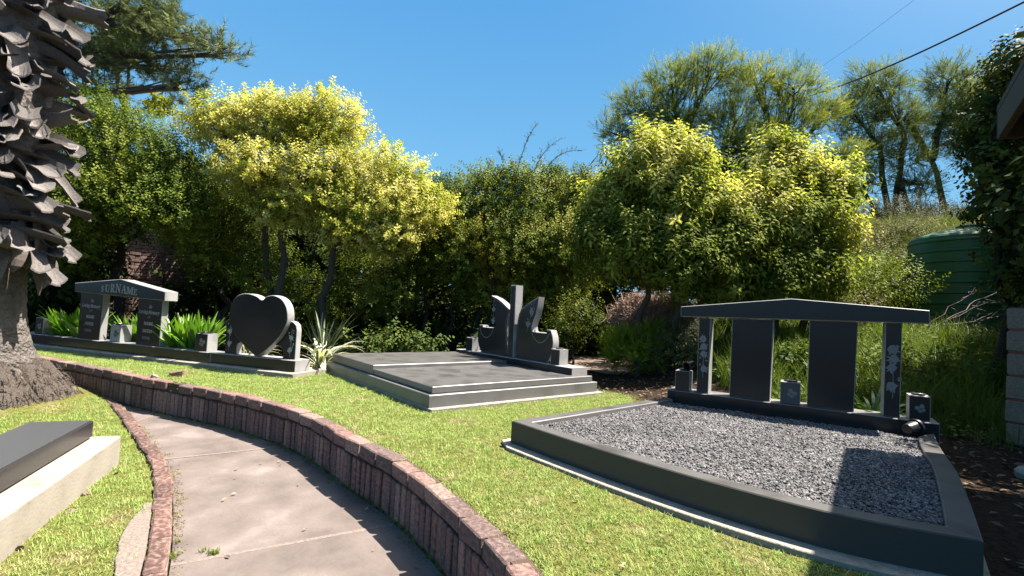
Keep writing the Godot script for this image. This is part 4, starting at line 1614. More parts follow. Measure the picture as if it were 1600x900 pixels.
func trees():
	var B := blob_table()
	var small := [sprig(13, .2, .07, .0175, .2, .8, 1), sprig(11, .17, .075, .019, .3, .7, 2)]
	var tiny := [sprig(14, .24, .05, .015, .1, .6, 3), sprig(12, .2, .055, .017, .15, .7, 4)]
	var long := [sprig(11, .2, .13, .019, .6, .6, 5), sprig(13, .24, .115, .018, .5, .7, 6)]
	var big := [sprig(9, .26, .12, .036, .25, .7, 7), sprig(8, .22, .13, .04, .3, .6, 8)]
	var plume := [feather(15, .4, .042, .006, 9), feather(13, .36, .05, .007, 10)]
	var pins := [needles(60, .13, .004, 11), needles(48, .15, .0045, 12)]
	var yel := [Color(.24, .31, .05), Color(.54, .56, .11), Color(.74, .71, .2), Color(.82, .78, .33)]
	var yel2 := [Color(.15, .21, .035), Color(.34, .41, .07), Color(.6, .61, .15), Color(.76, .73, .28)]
	var mid := [Color(.055, .09, .02), Color(.13, .18, .03), Color(.24, .28, .05)]
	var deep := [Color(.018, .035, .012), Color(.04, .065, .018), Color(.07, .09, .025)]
	# the golden tree on the left
	var t := thing("golden_tree", "bright yellow leafed tree behind the heart headstone", "tree", Vector3(-3.7, 0, -9.5))
	limbs(t, "trunk", [[Vector3(-3.75, -.05, -9.45), Vector3(-3.5, 2.1, -9.4)], [Vector3(-4.2, -.05, -9.4), Vector3(-4.5, 2.2, -9.3)], [Vector3(-4.6, -.05, -9.6), Vector3(-4.9, 2.4, -9.5)]], B.YL, .085, M["bark"], .4, 7)
	crown(t, "crown", B.YL, 165, small, M["yellow leaf"], yel, .45, .8, 1.25, .2, .3)
	# the golden trees on the right
	t = thing("golden_tree", "yellow-topped bushy tree with drooping pointed leaves left of the gabled stone", "tree", Vector3(2.2, 0, -7.9))
	limbs(t, "trunk", [[Vector3(2.1, -.05, -8.0), Vector3(2.2, 1.6, -7.9)], [Vector3(2.45, -.05, -7.9), Vector3(2.8, 1.5, -7.8)]], B.YRa, .07, M["bark"], .4, 5)
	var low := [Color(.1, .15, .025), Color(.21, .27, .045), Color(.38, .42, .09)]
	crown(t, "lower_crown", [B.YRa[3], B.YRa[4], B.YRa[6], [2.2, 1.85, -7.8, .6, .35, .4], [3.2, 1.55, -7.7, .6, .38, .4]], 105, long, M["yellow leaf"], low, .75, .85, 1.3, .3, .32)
	crown(t, "crown", [B.YRa[0], B.YRa[1], B.YRa[2], B.YRa[5], B.YRa[7], [3.15, 2.95, -7.9, .42, .4, .36], [2.05, 3.98, -8.0, .16, .22, .15], [2.95, 3.55, -7.9, .3, .3, .25]], 95, long, M["yellow leaf"], yel2, .85, .85, 1.35, .2, .5)
	t = thing("golden_tree", "yellow-topped bushy tree with drooping leaves above the gabled stone", "tree", Vector3(4.5, .3, -8.1))
	limbs(t, "trunk", [[Vector3(4.4, .2, -8.1), Vector3(4.4, 1.9, -8.0)], [Vector3(4.7, .2, -8.2), Vector3(5.0, 2.2, -8.2)]], B.YRb, .07, M["bark"], .4, 5)
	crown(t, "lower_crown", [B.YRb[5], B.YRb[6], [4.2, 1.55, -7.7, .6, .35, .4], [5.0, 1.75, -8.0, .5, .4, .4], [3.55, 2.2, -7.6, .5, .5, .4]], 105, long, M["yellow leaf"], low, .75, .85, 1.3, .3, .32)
	crown(t, "crown", [B.YRb[0], B.YRb[1], B.YRb[2], B.YRb[3], B.YRb[4], B.YRb[7], [3.75, 2.75, -7.9, .5, .45, .4], [4.35, 3.95, -8.2, .16, .24, .15], [5.5, 3.0, -8.3, .3, .4, .3]], 95, long, M["yellow leaf"], yel2, .85, .85, 1.35, .2, .5)
	# green trees and the hedge
	t = thing("green_tree", "broad mid-green tree behind the palm and the lettered headstone", "tree", Vector3(-7.6, 0, -9.6))
	limbs(t, "trunk", [[Vector3(-7.8, 0, -9.7), Vector3(-7.6, 1.9, -9.4)], [Vector3(-8.6, 0, -9.9), Vector3(-8.5, 2.2, -9.6)]], B.GL, .11, M["dark bark"], .4, 5)
	crown(t, "crown", B.GL, 135, tiny, M["leaf"], [Color(.06, .1, .015), Color(.14, .2, .027), Color(.24, .28, .045)], .4, .85, 1.35, .3, .36)
	t = thing("green_tree", "darker green tree between the brick house and the golden tree", "tree", Vector3(-6.1, 0, -10.5))
	limbs(t, "trunk", [[Vector3(-6.1, 0, -10.6), Vector3(-6.2, 1.6, -10.4)], [Vector3(-5.5, 0, -10.6), Vector3(-5.5, 1.4, -10.4)]], B.GM, .08, M["dark bark"], .4, 4)
	crown(t, "crown", B.GM, 70, tiny, M["leaf"], mid, .3, .9, 1.4, .3, .36)
	t = thing("hedge_tree", "loose green hedge tree right of the golden tree at the back", "tree", Vector3(-1.0, 0, -10.6))
	limbs(t, "trunk", [[Vector3(-1.3, -.05, -10.5), Vector3(-1.2, 1.5, -10.5)], [Vector3(-.8, -.05, -10.3), Vector3(-.6, 1.6, -10.5)], [Vector3(-1.75, -.05, -10.6), Vector3(-1.9, 1.7, -10.6)]], B.HM1, .05, M["dark bark"], .3, 8)
	crown(t, "crown", B.HM1, 120, tiny, M["leaf"], [Color(.07, .11, .022), Color(.18, .24, .04), Color(.34, .37, .065)], .3, .9, 1.5, .25, .4)
	t = thing("hedge_tree", "loose green hedge tree with arching shoots above the winged headstone", "tree", Vector3(.6, 0, -10.4))
	limbs(t, "trunk", [[Vector3(.2, -.05, -10.3), Vector3(.1, 1.6, -10.4)], [Vector3(.8, -.05, -10.5), Vector3(.9, 1.6, -10.4)]], B.HM2, .05, M["dark bark"], .3, 8)
	crown(t, "crown", B.HM2, 120, tiny, M["leaf"], [Color(.07, .11, .022), Color(.18, .24, .04), Color(.36, .36, .065)], .3, .9, 1.5, .25, .4)
	var sh := Geo.new()                                     # long arching shoots against the sky
	var sb := PackedFloat32Array()
	for q in [[Vector3(-.1, 3.6, -10.4), Vector3(.1, 4.75, -10.4), Vector3(.35, 5.0, -10.3)], [Vector3(.5, 3.8, -10.5), Vector3(.7, 4.55, -10.4), Vector3(1.35, 4.45, -10.2)], [Vector3(.3, 3.7, -10.4), Vector3(.35, 4.4, -10.3), Vector3(.9, 4.7, -10.2)], [Vector3(1.3, 3.8, -10.5), Vector3(1.6, 4.4, -10.4), Vector3(2.05, 4.8, -10.4)], [Vector3(-.8, 3.5, -10.7), Vector3(-.75, 4.1, -10.7), Vector3(-.6, 4.3, -10.7)], [Vector3(-.2, 3.6, -10.6), Vector3(-.3, 4.2, -10.6), Vector3(-.45, 4.5, -10.6)]]:
		var pts := PackedVector3Array()
		for k in 9:
			var u := k / 8.0
			pts.append(q[0].lerp(q[1], u).lerp(q[1].lerp(q[2], u), u) - t.position)
		sh.tube(pts, taper(8, .009, .003), 4, false)
		for k in 34:
			var u := k / 34.0
			var c: Vector3 = q[0].lerp(q[1], u).lerp(q[1].lerp(q[2], u), u)
			put_copy(sb, Transform3D(basis_along((random_dir() + (q[2] - q[0]).normalized()).normalized(), .5), c - t.position), Color(.09, .1, .025))
	put(t, "arching_shoots", sh.mesh(), M["bark"])
	scatter(t, "shoot_leaves", tiny[0], M["leaf"], sb)
	t = thing("yellowing_bush", "small yellowish bush spilling from the hedge left of the pillar stone", "bush", Vector3(-.4, 0, -9.8))
	limbs(t, "stem", [[Vector3(-.4, -.05, -9.9), Vector3(-.4, 1.5, -9.8)]], B.HY, .03, M["dark bark"], .4, 5)
	crown(t, "crown", B.HY, 90, tiny, M["yellow leaf"], [Color(.09, .12, .02), Color(.2, .2, .03), Color(.34, .25, .05)], .2, .8, 1.3, .2, .4)
	var hedge := Node3D.new()                               # the dense growth behind that reads as one mass
	hedge.name = "background_hedge"
	add_child(hedge)
	tag(hedge, "dark dense growth filling the background behind the trees", "hedge")
	hedge.set_meta("kind", "stuff")
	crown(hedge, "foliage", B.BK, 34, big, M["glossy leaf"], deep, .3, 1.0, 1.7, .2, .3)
	var under := []
	for k in 24:
		under.append([-11.5 + k * .62, rng.randf_range(.3, .8), -11.9 + rng.randf_range(-.4, .4) + (1.0 if k < 5 else 0.0) * -.9, .6, .75, .45])
	crown(hedge, "undergrowth", under, 40, big, M["glossy leaf"], deep, .4, .8, 1.4, .1, .3)
	# conifer at the upper left
	t = thing("conifer", "dark conifer with long flat branches reaching over from the upper left", "tree", Vector3(-13.0, 0, -13.2))
	var tops := []
	for k in 5:
		tops.append([Vector3(-13.0, 0, -13.2) if k == 0 else Vector3(-13.0, 4.0 + k * 1.1, -13.2), Vector3(-12.9 + k * .1, 5.2 + k * 1.1, -13.2)])
	limbs(t, "trunk", tops, B.CN, .2, M["bark"], .25, 9)
	crown(t, "needles", B.CN, 24, pins, M["needle"], [Color(.1, .13, .055), Color(.17, .21, .085), Color(.27, .3, .12)], .35, 1.0, 1.8, .2, .5)
	t = thing("lime_tree", "lime green leaves showing through the conifer at the upper left", "tree", Vector3(-12.6, 0, -15.2))
	limbs(t, "trunk", [[Vector3(-12.6, 0, -15.3), Vector3(-12.5, 6.5, -15.2)]], B.CNb, .12, M["bark"])
	crown(t, "crown", B.CNb, 60, big, M["yellow leaf"], [Color(.2, .26, .02), Color(.36, .36, .04)], .4)
	# feathery tree and the tall open trees on the ridge
	t = thing("feathery_tree", "fine-leafed spreading tree standing behind the golden trees", "tree", Vector3(6.9, 2.4, -16.2))
	var f := Vector3(6.9, 2.2, -16.2)
	limbs(t, "trunk", [[f, Vector3(6.5, 6.0, -16.1)], [f, Vector3(7.6, 5.8, -16.1)], [f, Vector3(5.4, 6.6, -16.0)], [f, Vector3(8.9, 6.2, -16.1)]], B.AC, .13, M["dark bark"], .1, 14)
	crown(t, "crown", B.AC, 27, plume, M["fine leaf"], [Color(.17, .23, .05), Color(.3, .36, .075), Color(.44, .46, .12)], .7, .8, 1.4, .15, .42)
	t = thing("ridge_tree", "tall open tree with two leaning trunks on the ridge left of the cable end", "tree", Vector3(14.0, 4.7, -18.0))
	limbs(t, "trunk", [[Vector3(14.0, 4.4, -18.0), Vector3(13.5, 7.9, -18.0)], [Vector3(14.0, 4.4, -18.0), Vector3(12.9, 6.2, -18)], [Vector3(15.0, 4.4, -18.0), Vector3(14.3, 6.6, -18.0)], [Vector3(14.2, 4.4, -18.1), Vector3(14.6, 8.3, -18.2)]], B.EU1, .13, M["dark bark"], .15, 12)
	crown(t, "crown", B.EU1, 23, plume, M["fine leaf"], [Color(.12, .16, .055), Color(.2, .25, .08), Color(.32, .36, .12)], .5, 1.0, 1.6, .25, .5)
	t = thing("ridge_tree", "tall open tree with a bent trunk on the ridge above the green tank", "tree", Vector3(16.6, 4.8, -18.5))
	limbs(t, "trunk", [[Vector3(16.9, 4.5, -18.5), Vector3(15.9, 7.6, -18.5)], [Vector3(15.9, 7.6, -18.5), Vector3(14.7, 9.2, -18.4)], [Vector3(15.9, 7.6, -18.5), Vector3(16.3, 9.2, -18.5)], [Vector3(18.0, 4.5, -18.6), Vector3(17.8, 8.6, -18.5)]], B.EU2, .14, M["dark bark"], .15, 12)
	crown(t, "crown", B.EU2, 23, plume, M["fine leaf"], [Color(.12, .16, .055), Color(.2, .25, .08), Color(.32, .36, .12)], .5, 1.0, 1.6, .25, .5)
	# climber at the right edge and the tree that shades that corner
	t = thing("ivy_mass", "tall leafy climber crowding the right edge beside the shelter roof", "climber", Vector3(5.8, .1, -5.8))
	limbs(t, "stems", [[Vector3(5.8, .05, -5.8), Vector3(5.7, 2.5, -5.7)], [Vector3(6.6, .1, -6.0), Vector3(6.6, 2.6, -6.0)]], B.IV, .06, M["dark bark"], .3, 4)
	crown(t, "leaves", B.IV, 105, [sprig(8, .16, .07, .028, .3, .5, 21), sprig(7, .14, .06, .026, .3, .5, 22)], M["glossy leaf"], [Color(.03, .055, .012), Color(.07, .1, .02), Color(.15, .16, .03)], .3, .7, 1.2, .3, .4)
	t = thing("shade_tree", "dark leafy tree beyond the right edge behind the green tank", "tree", Vector3(10.6, 1.0, -8.0))
	var shade := t
	var sblobs := [[11.4, 5.2, -9.0, 1.8, 1.0, 1.6], [10.6, 4.2, -7.6, 1.2, 1.0, 1.0], [11.2, 5.6, -10.2, 1.5, 1.0, 1.2], [8.4, 3.2, -6.6, 1.0, 1.2, .9], [9.4, 2.6, -6.9, 1.3, 1.3, .9], [7.9, 1.6, -6.2, 1.0, 1.2, .7], [11.4, 5.2, -10, 1.5, 1.4, 1.4], [7.0, 1.0, -5.4, .8, .9, .6]]
	var edge := [[5.65, 2.6, -4.35, .55, .5, .5], [6.3, 2.95, -4.1, .8, .7, .55], [6.9, 3.2, -3.7, .8, .8, .6], [6.4, 3.6, -5.0, .9, .9, .8], [7.4, 3.0, -4.6, 1.0, 1.2, 1.0], [5.9, 1.9, -4.7, .45, .6, .4], [7.0, 1.4, -4.2, 1.0, 1.1, .7]]
	limbs(t, "trunk", [[Vector3(10.6, .8, -8.0), Vector3(10.4, 3.4, -8.0)], [Vector3(8.6, .6, -6.8), Vector3(8.8, 2.4, -6.8)]], sblobs, .12, M["dark bark"])
	t = thing("added_shade_foliage", "added dark foliage out of view past the right edge, shading the block pillar and ground", "climber", Vector3(7.2, .3, -4.4))  # unseen foliage added beyond the frame to shade the pillar and earth
	edge.append_array([[4.87, 2.12, -3.92, .42, .4, .4], [5.0, 2.2, -4.45, .28, .4, .35], [5.3, 2.3, -4.0, .5, .4, .45]])
	limbs(t, "limbs", [[Vector3(7.2, .3, -4.4), Vector3(7.0, 2.2, -4.4)]], edge, .09, M["dark bark"])
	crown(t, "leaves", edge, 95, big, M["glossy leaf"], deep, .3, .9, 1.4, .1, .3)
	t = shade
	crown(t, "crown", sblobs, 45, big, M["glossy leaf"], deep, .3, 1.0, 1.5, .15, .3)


func blob_table() -> Dictionary:
	return {
		"YL": [[-5.81, 4.29, -9.3, 0.71, 0.51, 0.46], [-4.92, 4.48, -9.5, 0.9, 0.57, 0.54], [-3.99, 4.54, -9.7, 0.92, 0.64, 0.57], [-4.96, 3.4, -9, 0.73, 0.45, 0.44], [-4.05, 3.25, -9.3, 0.98, 0.69, 0.62], [-2.85, 3.39, -9.6, 1.11, 0.76, 0.68], [-2.29, 2.8, -9.4, 0.84, 0.68, 0.61], [-3.05, 2.54, -9.2, 0.91, 0.58, 0.54], [-1.61, 2.98, -9.6, 0.4, 0.28, 0.25], [-4.37, 2.67, -9, 0.53, 0.38, 0.34], [-2.33, 2.19, -9.1, 0.5, 0.36, 0.32]],
		"YRa": [[2.24, 3.42, -8, 0.82, 0.58, 0.52], [1.64, 2.93, -8.2, 0.52, 0.52, 0.47], [2.68, 2.73, -7.8, 0.7, 0.6, 0.54], [1.85, 2.1, -7.7, 0.67, 0.53, 0.47], [2.63, 1.85, -7.5, 0.73, 0.51, 0.46], [3.31, 2.3, -7.8, 0.46, 0.49, 0.44], [1.41, 2.13, -8.1, 0.41, 0.62, 0.41], [2.67, 3.91, -8, 0.29, 0.21, 0.19]],
		"YRb": [[4.22, 3.28, -8.2, 0.5, 0.5, 0.45], [4.76, 3.7, -8.3, 0.46, 0.39, 0.35], [5.4, 3.39, -8.4, 0.4, 0.46, 0.4], [4.42, 2.65, -8, 0.74, 0.59, 0.53], [5.27, 2.6, -8.2, 0.5, 0.56, 0.5], [3.84, 1.87, -7.7, 0.69, 0.47, 0.42], [4.69, 2, -7.9, 0.56, 0.48, 0.43], [4.69, 4, -8.3, 0.2, 0.15, 0.14]],
		"GL": [[-7.62, 3.69, -9.3, 1, 0.78, 0.7], [-8.49, 4.33, -9.6, 0.61, 0.56, 0.5], [-6.61, 3.18, -9.1, 0.6, 0.72, 0.6], [-7.87, 2.76, -8.9, 0.8, 0.7, 0.63], [-6.94, 2.55, -8.8, 0.93, 0.52, 0.57], [-8.14, 1.86, -8.9, 0.64, 0.64, 0.58], [-6.06, 2.42, -8.8, 0.44, 0.58, 0.44]],
		"GM": [[-4.9, 1.5, -9.8, .6, .6, .5], [-3.2, 1.4, -10.3, .8, .7, .5], [-4.2, .9, -10.2, .7, .6, .5], [-2.4, 1.3, -10.2, .6, .6, .5], [-6.34, 2.48, -10.2, 0.83, 0.94, 0.83], [-7, 3.18, -10.4, 0.71, 0.68, 0.62], [-6.51, 3.39, -10.6, 0.7, 0.56, 0.5], [-5.71, 2.85, -10.5, 0.83, 0.83, 0.75], [-5.54, 1.84, -10.2, 0.67, 0.67, 0.6], [-6.25, 1.7, -9.8, 0.36, 0.46, 0.36]],
		"HM1": [[-.72, 3.85, -10.7, .42, .28, .3], [-.1, 3.9, -10.6, .4, .26, .3], [-1.42, 3.09, -10.6, 0.7, 0.64, 0.58], [-0.67, 3.24, -10.8, 0.74, 0.6, 0.54], [-1.06, 2.16, -10.3, 0.79, 0.68, 0.61], [-1.73, 2.37, -10.6, 0.56, 0.7, 0.56], [-1.56, 3.58, -10.9, 0.43, 0.32, 0.28], [-0.55, 1.38, -10.6, 0.84, 0.56, 0.5]],
		"HM2": [[1.5, 3.7, -10.4, .4, .35, .3], [0.32, 3.33, -10.5, 0.8, 0.64, 0.57], [1.17, 3.61, -10.7, 0.68, 0.51, 0.46], [-0.04, 2.24, -10.2, 0.83, 0.75, 0.68], [0.9, 2.38, -10.2, 0.78, 0.7, 0.63], [1.39, 2.22, -10.3, 0.62, 0.79, 0.62], [0.59, 4.04, -10.8, 0.37, 0.2, 0.22], [0.55, 1.43, -10.4, 0.82, 0.55, 0.49]],
		"HY": [[-0.67, 2.42, -9.8, 0.46, 0.31, 0.28], [-0.22, 2.01, -9.8, 0.41, 0.31, 0.28]],
		"BK": [[-8.6, 1.3, -9.7, .75, 1.0, .5], [-9.3, 1.0, -10.2, .8, 1.2, .5], [-11.99, 1.47, -13, 1.54, 1.88, 1.54], [-10.48, 3.31, -14, 2.03, 1.47, 1.33], [-6.9, 2.08, -13, 1.88, 1.88, 1.69], [-4.13, 1.88, -13, 1.88, 1.71, 1.54], [-1.73, 1.84, -13, 1.71, 1.88, 1.69], [0.66, 2.13, -13, 1.71, 2.05, 1.71], [2.49, 2.46, -12, 1.26, 1.74, 1.26], [-6.04, 3.54, -14, 1.66, 1.11, 0.99], [-3.44, 3.49, -14, 1.47, 0.92, 0.88], [4.41, 3.68, -10, 0.92, 0.92, 0.83], [4.15, 2.28, -9.6, 1.01, 0.88, 0.8], [-12.2, 3.29, -12, 1.11, 2.53, 1.11]],
		"CN": [[-11.41, 8.36, -13, 1.2, 0.58, 0.72], [-10.29, 8.64, -13, 0.94, 0.44, 0.56], [-8.98, 7.69, -12.6, 0.86, 0.46, 0.52], [-7.92, 7.19, -12.4, 0.55, 0.33, 0.33], [-11.83, 7.28, -13.2, 0.87, 0.59, 0.53], [-10.53, 7.37, -13, 0.79, 0.34, 0.47], [-9.53, 6.89, -12.8, 0.74, 0.4, 0.44], [-8.9, 6.34, -12.6, 0.5, 0.36, 0.33], [-11.76, 6.56, -13.4, 0.88, 0.46, 0.53], [-9.81, 8.18, -13, 0.68, 0.41, 0.41]],
		"CNb": [[-12.43, 9.29, -15, 0.87, 0.51, 0.52], [-12.87, 8.48, -15, 0.79, 0.47, 0.47], [-11.31, 6.81, -15, 0.32, 0.36, 0.32]],
		"AC": [[3.97, 7.94, -16, 1.05, 0.76, 0.68], [5.01, 8.87, -16, 1.05, 0.76, 0.68], [6.28, 9.38, -16, 1.05, 0.72, 0.64], [7.8, 9.02, -16, 1.14, 0.76, 0.68], [9.1, 8.87, -16, 0.97, 0.72, 0.64], [3.15, 7.02, -16, 0.55, 0.63, 0.55], [5.27, 7.57, -16, 1.39, 0.84, 0.83], [7.2, 7.67, -16, 1.39, 0.93, 0.83], [8.92, 7.55, -16, 1.09, 0.76, 0.68], [10.51, 8.38, -16.5, 0.61, 0.65, 0.59], [7.42, 6.54, -15.5, 1.22, 0.73, 0.73], [11.21, 6.74, -16.5, 0.65, 0.56, 0.51]],
		"EU1": [[13.38, 10.14, -18, 1.09, 0.81, 0.72], [12.55, 8.99, -18, 0.81, 0.85, 0.77], [14.25, 8.96, -18, 1.04, 0.9, 0.81], [12.94, 7.66, -18, 0.95, 0.76, 0.68], [14.39, 7.49, -18, 0.85, 0.66, 0.6], [12.85, 6.32, -18, 0.85, 0.52, 0.51], [15.13, 6.44, -18, 0.81, 0.52, 0.48]],
		"EU2": [[16.48, 10.8, -18.5, 0.83, 0.68, 0.61], [17.24, 9.82, -18.5, 0.83, 0.83, 0.74], [16.5, 9.15, -18.5, 0.97, 0.88, 0.79], [17.51, 8.32, -18.5, 0.88, 0.88, 0.79], [18.59, 11.02, -19, 0.75, 0.85, 0.75]],
		"IV": [[6.0, 1.9, -5.5, .5, .55, .45], [6.5, 1.3, -5.3, .5, .7, .4], [5.75, 1.35, -5.2, .3, .45, .3], [5.73, 4.16, -5.6, 0.25, 0.28, 0.25], [5.6, 3.85, -5.7, 0.21, 0.3, 0.21], [6.21, 3.97, -5.9, 0.31, 0.39, 0.31], [5.64, 3.38, -5.8, 0.2, 0.35, 0.2], [5.6, 2.89, -5.6, 0.32, 0.34, 0.31], [5.9, 2.6, -5.6, 0.44, 0.44, 0.4], [5.51, 2.53, -5.7, 0.18, 0.23, 0.18], [6.64, 3.63, -6, 0.47, 0.71, 0.47], [7.04, 2.59, -6, 0.71, 0.87, 0.71]],
		"SH": [[1.27, 0.94, -9, 0.45, 0.36, 0.32], [0.99, 0.63, -9, 0.31, 0.31, 0.28]],
		"FB": [[1.93, 0.44, -8.2, 0.37, 0.3, 0.27], [2.31, 0.43, -8, 0.36, 0.34, 0.3]],
		"GS": [[2.54, 0.52, -7.6, 0.36, 0.36, 0.32], [2.88, 0.59, -7.6, 0.26, 0.36, 0.26]],
		"DT": [[2.31, 1.11, -8.5, 0.54, 0.34, 0.32], [2.72, 1.19, -8.4, 0.4, 0.29, 0.26]],
	}


func shrubs():
	var B := blob_table()
	var tiny := [sprig(14, .2, .045, .012, .1, .6, 31), sprig(12, .18, .05, .013, .15, .7, 32)]
	var fern := [feather(12, .3, .05, .006, 33), feather(12, .26, .055, .006, 34)]
	var s := thing("round_shrub", "rounded green shrub right of the winged headstone, half in shade", "shrub", Vector3(1.15, 0, -9.0))
	limbs(s, "stems", [[Vector3(1.15, -.05, -9), Vector3(1.15, .4, -9)]], B.SH, .03, M["dark bark"], .3, 5)
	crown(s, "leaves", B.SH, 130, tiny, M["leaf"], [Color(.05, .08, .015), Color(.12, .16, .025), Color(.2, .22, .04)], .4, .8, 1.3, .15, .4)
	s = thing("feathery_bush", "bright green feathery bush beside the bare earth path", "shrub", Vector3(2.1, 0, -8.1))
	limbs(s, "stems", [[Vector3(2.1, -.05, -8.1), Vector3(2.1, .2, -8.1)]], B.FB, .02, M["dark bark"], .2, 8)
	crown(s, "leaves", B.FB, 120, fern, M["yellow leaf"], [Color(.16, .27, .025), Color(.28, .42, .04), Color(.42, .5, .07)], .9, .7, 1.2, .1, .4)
	s = thing("grey_green_shrub", "loose grey-green shrub left of the gabled stone", "shrub", Vector3(2.7, 0, -7.6))
	limbs(s, "stems", [[Vector3(2.7, -.05, -7.6), Vector3(2.7, .2, -7.6)]], B.GS, .02, M["bark"], .2, 9)
	crown(s, "leaves", B.GS, 95, tiny, M["leaf"], [Color(.06, .085, .04), Color(.12, .15, .06), Color(.2, .22, .09)], .6, .8, 1.3, .1, .5)
	# dead twiggy bush
	s = thing("dead_bush", "dry pinkish brown bush of bare tangled twigs", "bush", Vector3(2.5, 0, -8.5))
	var buf := PackedFloat32Array()
	var tw := Geo.new()
	for k in 7:
		var a := rng.randf() * TAU
		var p := Vector3(0, rng.randf() * .06, 0)
		tw.tube(wobble(p, p + Vector3(cos(a) * .16, rng.randf_range(-.03, .14), sin(a) * .16), 3, .03), taper(3, .005, .002), 3, false)
	for q in B.DT:
		for k in 420:
			var d := random_dir()
			var r := pow(rng.randf(), .5)
			var g := rng.randf_range(.7, 1.3)
			put_copy(buf, Transform3D(basis_along((d + Vector3.UP * .4).normalized(), rng.randf_range(.8, 1.6)), Vector3(q[0] + d.x * q[3] * r, q[1] + d.y * q[4] * r - .1, q[2] + d.z * q[5] * r) - s.position), Color(.36, .245, .195) * g)
	scatter(s, "twigs", tw.mesh(), M["twig"], buf)
	limbs(s, "stems", [[Vector3(2.4, -.05, -8.5), Vector3(2.4, .7, -8.5)], [Vector3(2.7, -.05, -8.4), Vector3(2.7, .7, -8.4)]], B.DT, .02, M["bark"], .2, 10)
	# bushes on the slope
	var slope := [
		[[[6.9, 1.75, -9.0, .7, .5, .5]], "bright green bush on the slope left of the tank", [Color(.09, .14, .018), Color(.17, .23, .03), Color(.24, .28, .045)]],
		[[[8.3, 2.9, -12.0, .9, .45, .6], [7.3, 2.6, -11.8, .6, .4, .5]], "dry greyish brush at the top of the slope between tree and tank", [Color(.12, .12, .06), Color(.2, .18, .1), Color(.26, .22, .13)]],
		[[[5.7, 1.1, -8.3, .6, .45, .4]], "dull dry bush on the slope under the yellow tree's right end", [Color(.1, .1, .05), Color(.17, .15, .09), Color(.22, .19, .12)]],
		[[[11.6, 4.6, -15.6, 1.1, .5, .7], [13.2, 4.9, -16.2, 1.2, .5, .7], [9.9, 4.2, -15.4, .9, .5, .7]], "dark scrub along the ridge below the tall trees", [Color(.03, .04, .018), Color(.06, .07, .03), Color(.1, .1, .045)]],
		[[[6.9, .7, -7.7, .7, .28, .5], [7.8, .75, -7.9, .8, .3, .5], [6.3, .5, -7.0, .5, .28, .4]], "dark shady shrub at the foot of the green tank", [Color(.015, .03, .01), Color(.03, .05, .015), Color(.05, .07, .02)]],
		[[[9.6, 3.3, -12.6, .9, .45, .6], [10.6, 3.6, -13.0, .9, .5, .6], [8.9, 2.6, -11.4, .7, .4, .5]], "grey-green brush behind the tank's left shoulder", [Color(.07, .085, .03), Color(.14, .16, .06), Color(.22, .22, .1)]],
		[[[7.6, 2.2, -10.3, .7, .4, .5], [6.6, 1.9, -10.0, .6, .4, .5]], "fresh green bush halfway up the slope", [Color(.08, .13, .02), Color(.16, .23, .03), Color(.26, .3, .05)]],
		[[[12.6, 4.2, -14.6, 1.0, .5, .6], [14.4, 4.7, -16.0, 1.1, .6, .6], [15.8, 5.0, -16.6, 1.0, .6, .6]], "dark scrub on the ridge right of the first tall tree's foot", [Color(.03, .04, .018), Color(.06, .07, .03), Color(.12, .11, .05)]],
		[[[5.0, .45, -6.1, .5, .25, .35], [5.6, .45, -5.9, .45, .28, .35]], "low weedy bush right of the gabled stone", [Color(.05, .08, .015), Color(.11, .15, .025), Color(.18, .21, .04)]],
	]
	for q in slope:
		var b0: Array = q[0][0]
		s = thing("slope_bush", q[1], "bush", Vector3(b0[0], height(Vector2(b0[0], b0[2])), b0[2]))
		limbs(s, "stems", [[s.position + Vector3(0, -.05, 0), s.position + Vector3(0, .15, 0)]], q[0], .02, M["dark bark"], .2, 7)
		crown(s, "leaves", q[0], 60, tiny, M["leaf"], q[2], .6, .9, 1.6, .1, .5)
	# low leafy plants along the foot of the hedge
	for q in [[-3.0, -8.7, .42, "low leafy plant behind the left end of the flat double grave"], [-2.3, -8.9, .5, "leafy plant with tall stems behind the flat double grave"], [-1.6, -8.9, .42, "low dark green plant behind the flat double grave, nearest the winged stone"], [-.55, -9.3, .4, "small pale-leafed plant just left of the winged headstone"], [3.85, -6.5, .42, "leafy weed clump seen between the two blank panels of the gabled stone"], [.2, -9.2, .5, "small dark plant in the shade behind the winged headstone"]]:
		var c := Vector2(q[0], q[1])
		var y := height(c)
		s = thing("leafy_plant", q[3], "plant", v3(c, y))
		var bl := [[q[0], y + q[2] * .55, q[1], q[2] * .9, q[2] * .6, q[2] * .6]]
		limbs(s, "stems", [[v3(c, y - .05), v3(c, y + .1)]], bl, .014, M["bark"], .2, 9)
		crown(s, "leaves", bl, 75, [sprig(8, .16, .09, .03, .25, .5, 41), sprig(7, .2, .08, .026, .3, .6, 42)], M["leaf"], [Color(.05, .085, .02), Color(.1, .15, .03), Color(.17, .22, .05)], .7, .8, 1.3, .1, .45)


